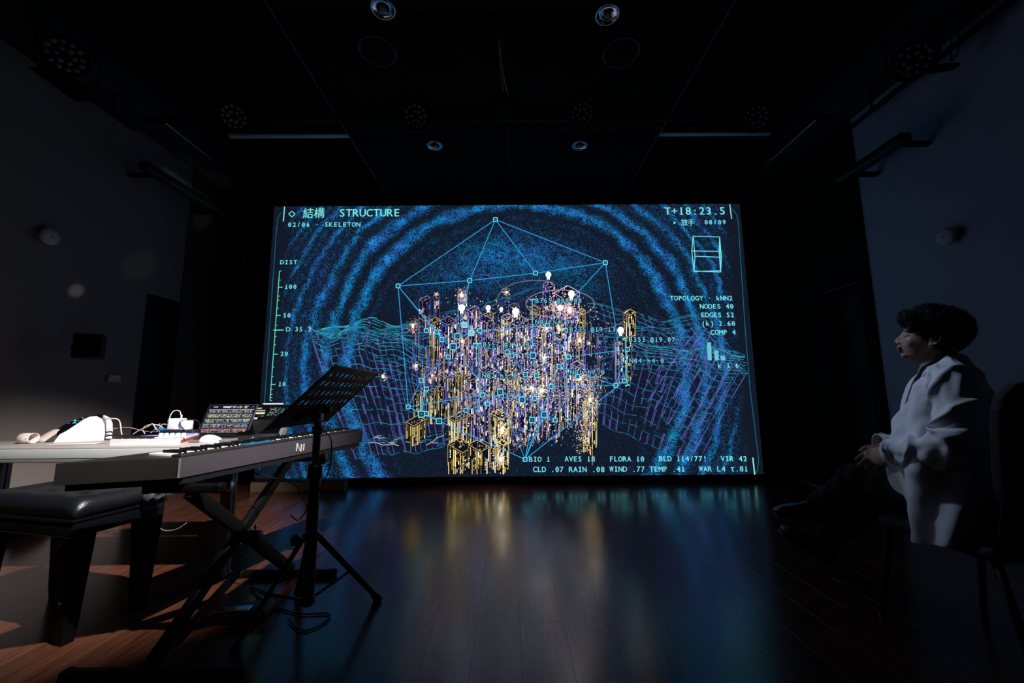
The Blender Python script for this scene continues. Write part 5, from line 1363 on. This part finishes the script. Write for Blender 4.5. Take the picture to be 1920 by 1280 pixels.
# hair : masses of curls
import mathutils.noise as mn
H = MB()
def hp(px, py, off, rpx, rz, rn):
    c = PL(pf(px, py, off)); k = (pf(px + 1, py, off) - pf(px, py, off)).length
    H.ell(c, (rpx * k, rn, rz * 1.72 / 747 * 1.03), Matrix((ee, nn, UPV)).transposed(), n=24)
for a in ((1752, 603, 0, 44, 27, .098), (1786, 620, 0, 23, 26, .088), (1776, 645, 0, 18, 17, .062), (1713, 599, 0, 25, 15, .080), (1700, 596, 0, 14, 14, .062), (1772, 598, 0, 30, 22, .092), (1738, 590, .0, 30, 17, .07), (1797, 632, 0, 13, 17, .065), (1748, 592, 0, 28, 19, .075)): hp(*a)
H.ell(hd_(-.024, 0, .040), (.092, .090, .094), HR, n=28)
for s_ in (-1, 1): H.ell(hd_(.045, .055 * s_, .045), (.038, .026, .030), HR, n=20); H.ell(hd_(-.03, .06 * s_, .0), (.03, .024, .05), HR, n=20); H.ell(hd_(.02, .068 * s_, .022), (.026, .014, .020), HR, n=20)
hp(1728, 608, .062, 13, 9, .02); hp(1728, 608, -.062, 13, 9, .02); hp(1768, 640, .052, 10, 20, .03)
ht = H.build('hair_tmp', m_hair); rm = ht.modifiers.new('r', 'REMESH'); rm.mode = 'VOXEL'; rm.voxel_size = .006; rm.use_smooth_shade = True
dg = bpy.context.evaluated_depsgraph_get(); dg.update(); me = bpy.data.meshes.new_from_object(ht.evaluated_get(dg)); bpy.data.objects.remove(ht)
me.calc_loop_triangles() if False else None
pos = []
bm = bmesh.new(); bm.from_mesh(me); bm.normal_update()
for v in bm.verts:
    d = mn.noise(v.co * 34) * .009 + mn.noise(v.co * 75) * .007; pos.append((v.co.copy(), v.normal.copy())); v.co += v.normal * d
bm.to_mesh(me); bm.free(); me.name = 'hair'
hair = link('hair', me, None, pers, True)
if not me.materials: me.materials.append(m_hair)
cu = MB(); hr = random.Random(4)
for k in range(2600):
    p0, n0 = hr.choice(pos)
    t1 = n0.orthogonal().normalized(); t1 = (Matrix.Rotation(hr.uniform(0, 6.28), 3, n0) @ t1); t2 = n0.cross(t1); R_ = hr.uniform(.004, .010)
    L2 = hr.uniform(.2, 1.0) ** 2 * .018
    pts = [p0 + n0 * (-.003 + L2 * (i / 7)) + t1 * (R_ * math.cos(i * .75) - R_) + t2 * (R_ * math.sin(i * .75)) for i in range(8)]
    cu.tube(pts, [.0014, .0014, .0013, .0012, .0011, .001, .0008, .0004], n=3, sub=1)
o = cu.build('curls', m_hair, hair); o['kind'] = 'stuff'
# shirt
def loft(name, rings, m, par, gap=None, nseg=48, fold=0.0, solid=.003, seed=1, kfold=9, closed_cap=False):
    """rings: (front px,py), (back px,py), half width, opening half-angle, squareness"""
    vs = []; R_ = []
    for (fp, bp, hw_, al, off) in rings:
        Fp, Bp = pf(*fp, off), pf(*bp, off); R_.append((Fp, Bp, hw_, al))
    # densify
    D = []; SUBR = 5
    for i in range(len(R_) - 1):
        for k in range(SUBR):
            t = k / SUBR; t = t; a, b = R_[i], R_[i + 1]; pr_ = R_[max(0, i - 1)]; nx2 = R_[min(len(R_) - 1, i + 2)]
            def cr(j, P0, P1, P2, P3): return 0.5 * ((2 * P1) + (P2 - P0) * t + (2 * P0 - 5 * P1 + 4 * P2 - P3) * t * t + (3 * P1 - P0 - 3 * P2 + P3) * t ** 3)
            D.append((cr(0, pr_[0], a[0], b[0], nx2[0]), cr(1, pr_[1], a[1], b[1], nx2[1]), a[2] * (1 - t) + b[2] * t, a[3] * (1 - t) + b[3] * t))
    D.append(R_[-1]); op = any(r[3] > 0 for r in R_)
    cnt = nseg + 1 if op else nseg
    for j, (Fp, Bp, hw_, al) in enumerate(D):
        c = (Fp + Bp) / 2; ax_ = (Fp - Bp) / 2; dz = ax_.z
        for k in range(cnt):
            th_ = (al + (2 * PI - 2 * al) * k / nseg) if op else 2 * PI * k / nseg
            cs, sn_ = math.cos(th_), math.sin(th_); p_e = 2.3
            rr2 = (abs(cs) ** p_e + abs(sn_) ** p_e) ** (-1 / p_e)
            q_ = c + ax_ * (cs * rr2) + nn * (hw_ * sn_ * rr2)
            if fold:
                z_ = j / len(D)
                f_ = (math.sin(th_ * kfold + 2.5 * math.sin(z_ * 5 + seed) + seed) * (.25 + z_) + 1.5 * (1 - abs(math.sin(th_ * 3.5 + 3.0 * z_ * math.sin(seed + th_) + seed))) ** 3 + .8 * mn.noise(Vector((math.cos(th_) * 2.2, math.sin(th_) * 2.2, z_ * 6 + seed * 3))) + .5 * mn.noise(Vector((math.cos(th_) * 6, math.sin(th_) * 6, z_ * 14 + seed)))) * fold
                dirv = (ax_.normalized() * cs + nn * sn_); q_ += Vector((dirv.x, dirv.y, 0)) * f_
            vs.append(PL(q_))
    nr = len(D); fs = []
    for j in range(nr - 1):
        for k in range(cnt - 1 if op else cnt): fs.append([j * cnt + k, j * cnt + (k + 1) % cnt, (j + 1) * cnt + (k + 1) % cnt, (j + 1) * cnt + k])
    me = bpy.data.meshes.new(name); me.from_pydata([tuple(v) for v in vs], [], fs); me.update()
    o = link(name, me, m, par, True); md = o.modifiers.new('s', 'SOLIDIFY'); md.thickness = solid; md.offset = 0
    ms_ = o.modifiers.new('u', 'SUBSURF'); ms_.levels = 1; ms_.render_levels = 1; return o
loft('shirt', [((1728, 694), (1783, 662), .066, 0, 0), ((1722, 704), (1790, 676), .085, 0, 0), ((1712, 722), (1822, 700), .15, 0, 0), ((1706, 750), (1838, 740), .175, 0, 0), ((1698, 800), (1850, 790), .175, 0, 0), ((1696, 850), (1852, 850), .17, 0, 0), ((1700, 900), (1855, 900), .18, 0, 0)], m_shirt, pers)
# shirt collar
loft('shirt_collar', [((1727, 690), (1784, 655), .062, .25, 0), ((1722, 700), (1790, 668), .078, .28, 0), ((1718, 708), (1796, 680), .092, .30, 0)], m_shirt, pers, solid=.004)
coat = loft('coat', [((1724, 700), (1789, 664), .082, .95, 0), ((1712, 712), (1812, 684), .155, .85, 0), ((1702, 728), (1836, 706), .20, .72, 0), ((1694, 752), (1856, 735), .215, .50, 0), ((1686, 785), (1868, 775), .215, .16, 0),
                     ((1678, 815), (1873, 812), .21, .04, 0), ((1671, 848), (1874, 850), .215, .03, 0), ((1670, 872), (1874, 885), .225, .05, 0), ((1684, 912), (1875, 925), .235, .12, 0), ((1700, 960), (1868, 962), .24, .2, 0), ((1714, 1003), (1852, 980), .235, .26, 0)],
            m_coat, pers, fold=.018, seed=2, solid=.003, kfold=7)
def arm_sleeve(name, pts, rad, seed, par):
    P, R_ = spline(pts, rad, 14); fr_ = frames(P, UPV); vs = []; n_ = 48; rr_ = random.Random(seed)
    for i, (q_, (u_, v_), r) in enumerate(zip(P, fr_, R_)):
        t = i / (len(P) - 1)
        for k in range(n_):
            a = 2 * PI * k / n_
            f_ = .020 * ((1 - abs(math.sin(t * 13 + 1.7 * math.sin(a + seed) + seed))) ** 2.5 - .25) + .004 * math.sin(t * 38 + 2.2 * math.sin(a) + seed) * (.5 + .5 * math.cos(a + 1)) + .010 * mn.noise(Vector((math.cos(a) * 2, math.sin(a) * 2, t * 9 + seed)))
            rr3 = max(.01, r + f_); vs.append(PL(q_) + u_ * (math.cos(a) * rr3) + v_ * (math.sin(a) * rr3))
    fs = [[i * n_ + k, i * n_ + (k + 1) % n_, (i + 1) * n_ + (k + 1) % n_, (i + 1) * n_ + k] for i in range(len(P) - 1) for k in range(n_)]
    me = bpy.data.meshes.new(name); me.from_pydata([tuple(v) for v in vs], [], fs); me.update(); o = link(name, me, m_coat, par, True)
    md = o.modifiers.new('s', 'SOLIDIFY'); md.thickness = .003; md.offset = 0; ms_ = o.modifiers.new('u', 'SUBSURF'); ms_.levels = ms_.render_levels = 1; return o
arm_sleeve('sleeve', [pf(1776, 706, .12), pf(1786, 728, .175), pf(1793, 775, .21), pf(1794, 818, .235), pf(1760, 842, .215), pf(1712, 846, .165), pf(1676, 847, .125)], [.055, .072, .070, .076, .068, .058, .050], 1, coat)
arm_sleeve('sleeve', [pf(1768, 708, -.12), pf(1772, 730, -.175), pf(1765, 775, -.21), pf(1752, 812, -.235), pf(1720, 828, -.18), pf(1685, 834, -.12), pf(1652, 833, -.078)], [.055, .072, .070, .072, .062, .052, .045], 4, coat)
def cuff(c0, c1, r):
    q = MB(); q.tube([PL(c0), PL(c1)], [r, r * 1.06], n=28, sub=1); o = q.build('cuff', m_coat, coat); o.modifiers.new('b', 'BEVEL').width = .003
    bm = bmesh.new(); bm.from_mesh(o.data); bmesh.ops.delete(bm, geom=[f for f in bm.faces if len(f.verts) > 4], context='FACES'); bm.to_mesh(o.data); bm.free()
    md = o.modifiers.new('s', 'SOLIDIFY'); md.thickness = .004
cuff(pf(1686, 848, .137), pf(1671, 848, .118), .053); cuff(pf(1661, 833, -.088), pf(1647, 833, -.072), .047)
def sheet(name, A__, B__, m, par, lift=.004):
    q = MB(); vs = []
    for a, b in zip(A__, B__): vs += [PL(pf(*a)), PL(pf(*b))]
    q.add(vs, [[2 * i, 2 * i + 2, 2 * i + 3, 2 * i + 1] for i in range(len(A__) - 1)], smooth=True); o = q.build(name, m, par)
    ms_ = o.modifiers.new('u', 'SUBSURF'); ms_.levels = ms_.render_levels = 2; md = o.modifiers.new('s', 'SOLIDIFY'); md.thickness = .004; return o
sheet('lapel', [(1786, 660, .04), (1766, 672, .082), (1742, 692, .098), (1722, 722, .095), (1706, 750, .075), (1693, 780, .04)],
      [(1792, 670, .06), (1783, 690, .12), (1764, 708, .155), (1740, 734, .165), (1728, 752, .15), (1697, 784, .07)], m_coat, coat)
sheet('lapel', [(1784, 660, -.04), (1748, 675, -.08), (1716, 700, -.075), (1705, 730, -.055), (1697, 756, -.03), (1691, 778, -.01)],
      [(1790, 668, -.06), (1752, 688, -.12), (1706, 704, -.11), (1694, 736, -.09), (1688, 756, -.06), (1686, 778, -.03)], m_coat, coat)
MB().ell(PL(pf(1690, 800, .03)), (.005, .007, .007), n=10).build('button', m_white, coat)
# trousers, shoes
def trouser():
    q = MB()
    for a, b, c, sd_ in ((hpL, knL, anL, 1), (hpR, knR, anR, 2)):
        P, R_ = spline([PL(a - (b - a) * .1), PL(a.lerp(b, .5)), PL(b), PL(b.lerp(c, .4)), PL(c)], [.10, .092, .078, .072, .062], 8)
        fr_ = frames(P, UPV + ee * .01); vs = []; n_ = 24
        for i, (q_, (u_, v_), r) in enumerate(zip(P, fr_, R_)):
            t = i / (len(P) - 1)
            for k in range(n_):
                a_ = 2 * PI * k / n_; f_ = .006 * math.sin(t * 40 + 2 * math.sin(a_) + sd_) * (abs(t - .5) < .2 or t > .8) + .006 * mn.noise(Vector((math.cos(a_) * 2, math.sin(a_) * 2, t * 9 + sd_)))
                vs.append(q_ + u_ * (math.cos(a_) * (r + f_)) + v_ * (math.sin(a_) * (r + f_)))
        q.add(vs, [[i * n_ + k, i * n_ + (k + 1) % n_, (i + 1) * n_ + (k + 1) % n_, (i + 1) * n_ + k] for i in range(len(P) - 1) for k in range(n_)] + [list(range(n_))[::-1], [(len(P) - 1) * n_ + k for k in range(n_)]], smooth=True)
    q.ell(PL((hpL + hpR) / 2), (.18, .15, .11), n=28)
    o = q.build('trousers', m_trous, pers)
    rm = o.modifiers.new('r', 'REMESH'); rm.mode = 'VOXEL'; rm.voxel_size = .009; rm.use_smooth_shade = True
    dg = bpy.context.evaluated_depsgraph_get(); dg.update(); me = bpy.data.meshes.new_from_object(o.evaluated_get(dg)); bpy.data.objects.remove(o)
    me.name = 'trousers'; o = link('trousers', me, None, pers, True)
    if not me.materials: me.materials.append(m_trous)
trouser()
def shoe(an, toe, heel_dir):
    d = (toe - an).normalized(); s_ = UPV.cross(d).normalized(); u_ = d.cross(s_); R_ = Matrix((d, s_, u_)).transposed(); L3 = (toe - an).length
    def q3(x, y, z): return PL(an + d * x + s_ * y + u_ * z)
    q = MB(); secs = [(-.065, .018, .02, -.028), (-.058, .030, .040, -.022), (-.02, .038, .052, -.012), (.04, .039, .046, -.020), (.10, .045, .034, -.030), (.16, .047, .028, -.036), (L3 - .02, .036, .020, -.044), (L3 + .01, .012, .010, -.048)]
    vs = []; n_ = 22
    for x, wv, hv, zc in secs:
        for k in range(n_):
            a = 2 * PI * k / n_; zz = math.sin(a) * hv; zz = max(zz, -.022 - zc - .0 + -.04 + .0) if zz < 0 else zz
            vs.append(q3(x, math.cos(a) * wv, zc + zz))
    q.add(vs, [[i * n_ + k, i * n_ + (k + 1) % n_, (i + 1) * n_ + (k + 1) % n_, (i + 1) * n_ + k] for i in range(len(secs) - 1) for k in range(n_)] + [list(range(n_))[::-1], [(len(secs) - 1) * n_ + k for k in range(n_)]], smooth=True)
    o = q.build('shoe', m_shoe, pers)
    pts = []
    ol = [(-.07, .0), (-.06, .028), (-.02, .036), (.06, .040), (.14, .048), (L3 - .02, .038), (L3 + .012, 0), (L3 - .02, -.036), (.14, -.044), (.06, -.038), (-.02, -.034), (-.06, -.026)]
    q = MB(); vs = [q3(x, y, -.062) for x, y in ol] + [q3(x, y, -.078) for x, y in ol]; n_ = len(ol)
    q.add(vs, [list(range(n_)), list(range(n_, 2 * n_))[::-1]] + [[k, (k + 1) % n_, n_ + (k + 1) % n_, n_ + k] for k in range(n_)]); q.build('sole', m_black, o)
shoe(anL, atY(1450, 940, 2.52), None)
shoe(anR - Vector((0, 0, .03)), anR + Vector((-.10, .17, .06)), None)

# the chair
chx, chy = 1.885, 1.655
chair = empty('chair', (chx, chy, 0), 0, 'black upholstered chair under the person in the white coat', 'chair')
q = MB(); q.box((0, 0, .435), (.46, .44, .05), bev=.022); q.build('seat', m_chair, chair)
def backrest():
    q = MB(); vs = []; n_ = 36
    for t_, yy in ((0, -.235), (1, -.275)):
        for k in range(n_):
            a = 2 * PI * k / n_; c_, s_ = math.cos(a), math.sin(a); p_e = 5
            r_e = (abs(c_) ** p_e + abs(s_) ** p_e) ** (-1 / p_e)
            z = .80 + .235 * s_ * r_e; vs.append((.235 * c_ * r_e, yy - (z - .55) * .10 - .02 * (1 - (c_ * r_e) ** 2), z))
    q.add(vs, [list(range(n_)), list(range(n_, 2 * n_))[::-1]] + [[k, (k + 1) % n_, n_ + (k + 1) % n_, n_ + k] for k in range(n_)])
    o = q.build('backrest', m_chair, chair); b_ = o.modifiers.new('b', 'BEVEL'); b_.width = .012; b_.segments = 3; b_.limit_method = 'ANGLE'
backrest()
for sx3 in (-1, 1):
    for sy3, yb, yt in ((1, .25, .19), (-1, -.30, -.20)):
        q = MB(); q.tube([(sx3 * .20, yt, .42), (sx3 * .225, yb, .012)], [.014, .011], n=12, sub=1); lg = q.build('leg', m_blackmetal, chair)
        MB().lathe([(.014, 0), (.015, .02), (.012, .024)], (sx3 * .225, yb, 0)).build('rubber_foot', m_black, lg)
    q = MB(); q.tube([(sx3 * .20, -.19, .42), (sx3 * .21, -.235, .50), (sx3 * .205, -.262, .64)], .011, n=10); q.build('back_upright', m_blackmetal, chair)
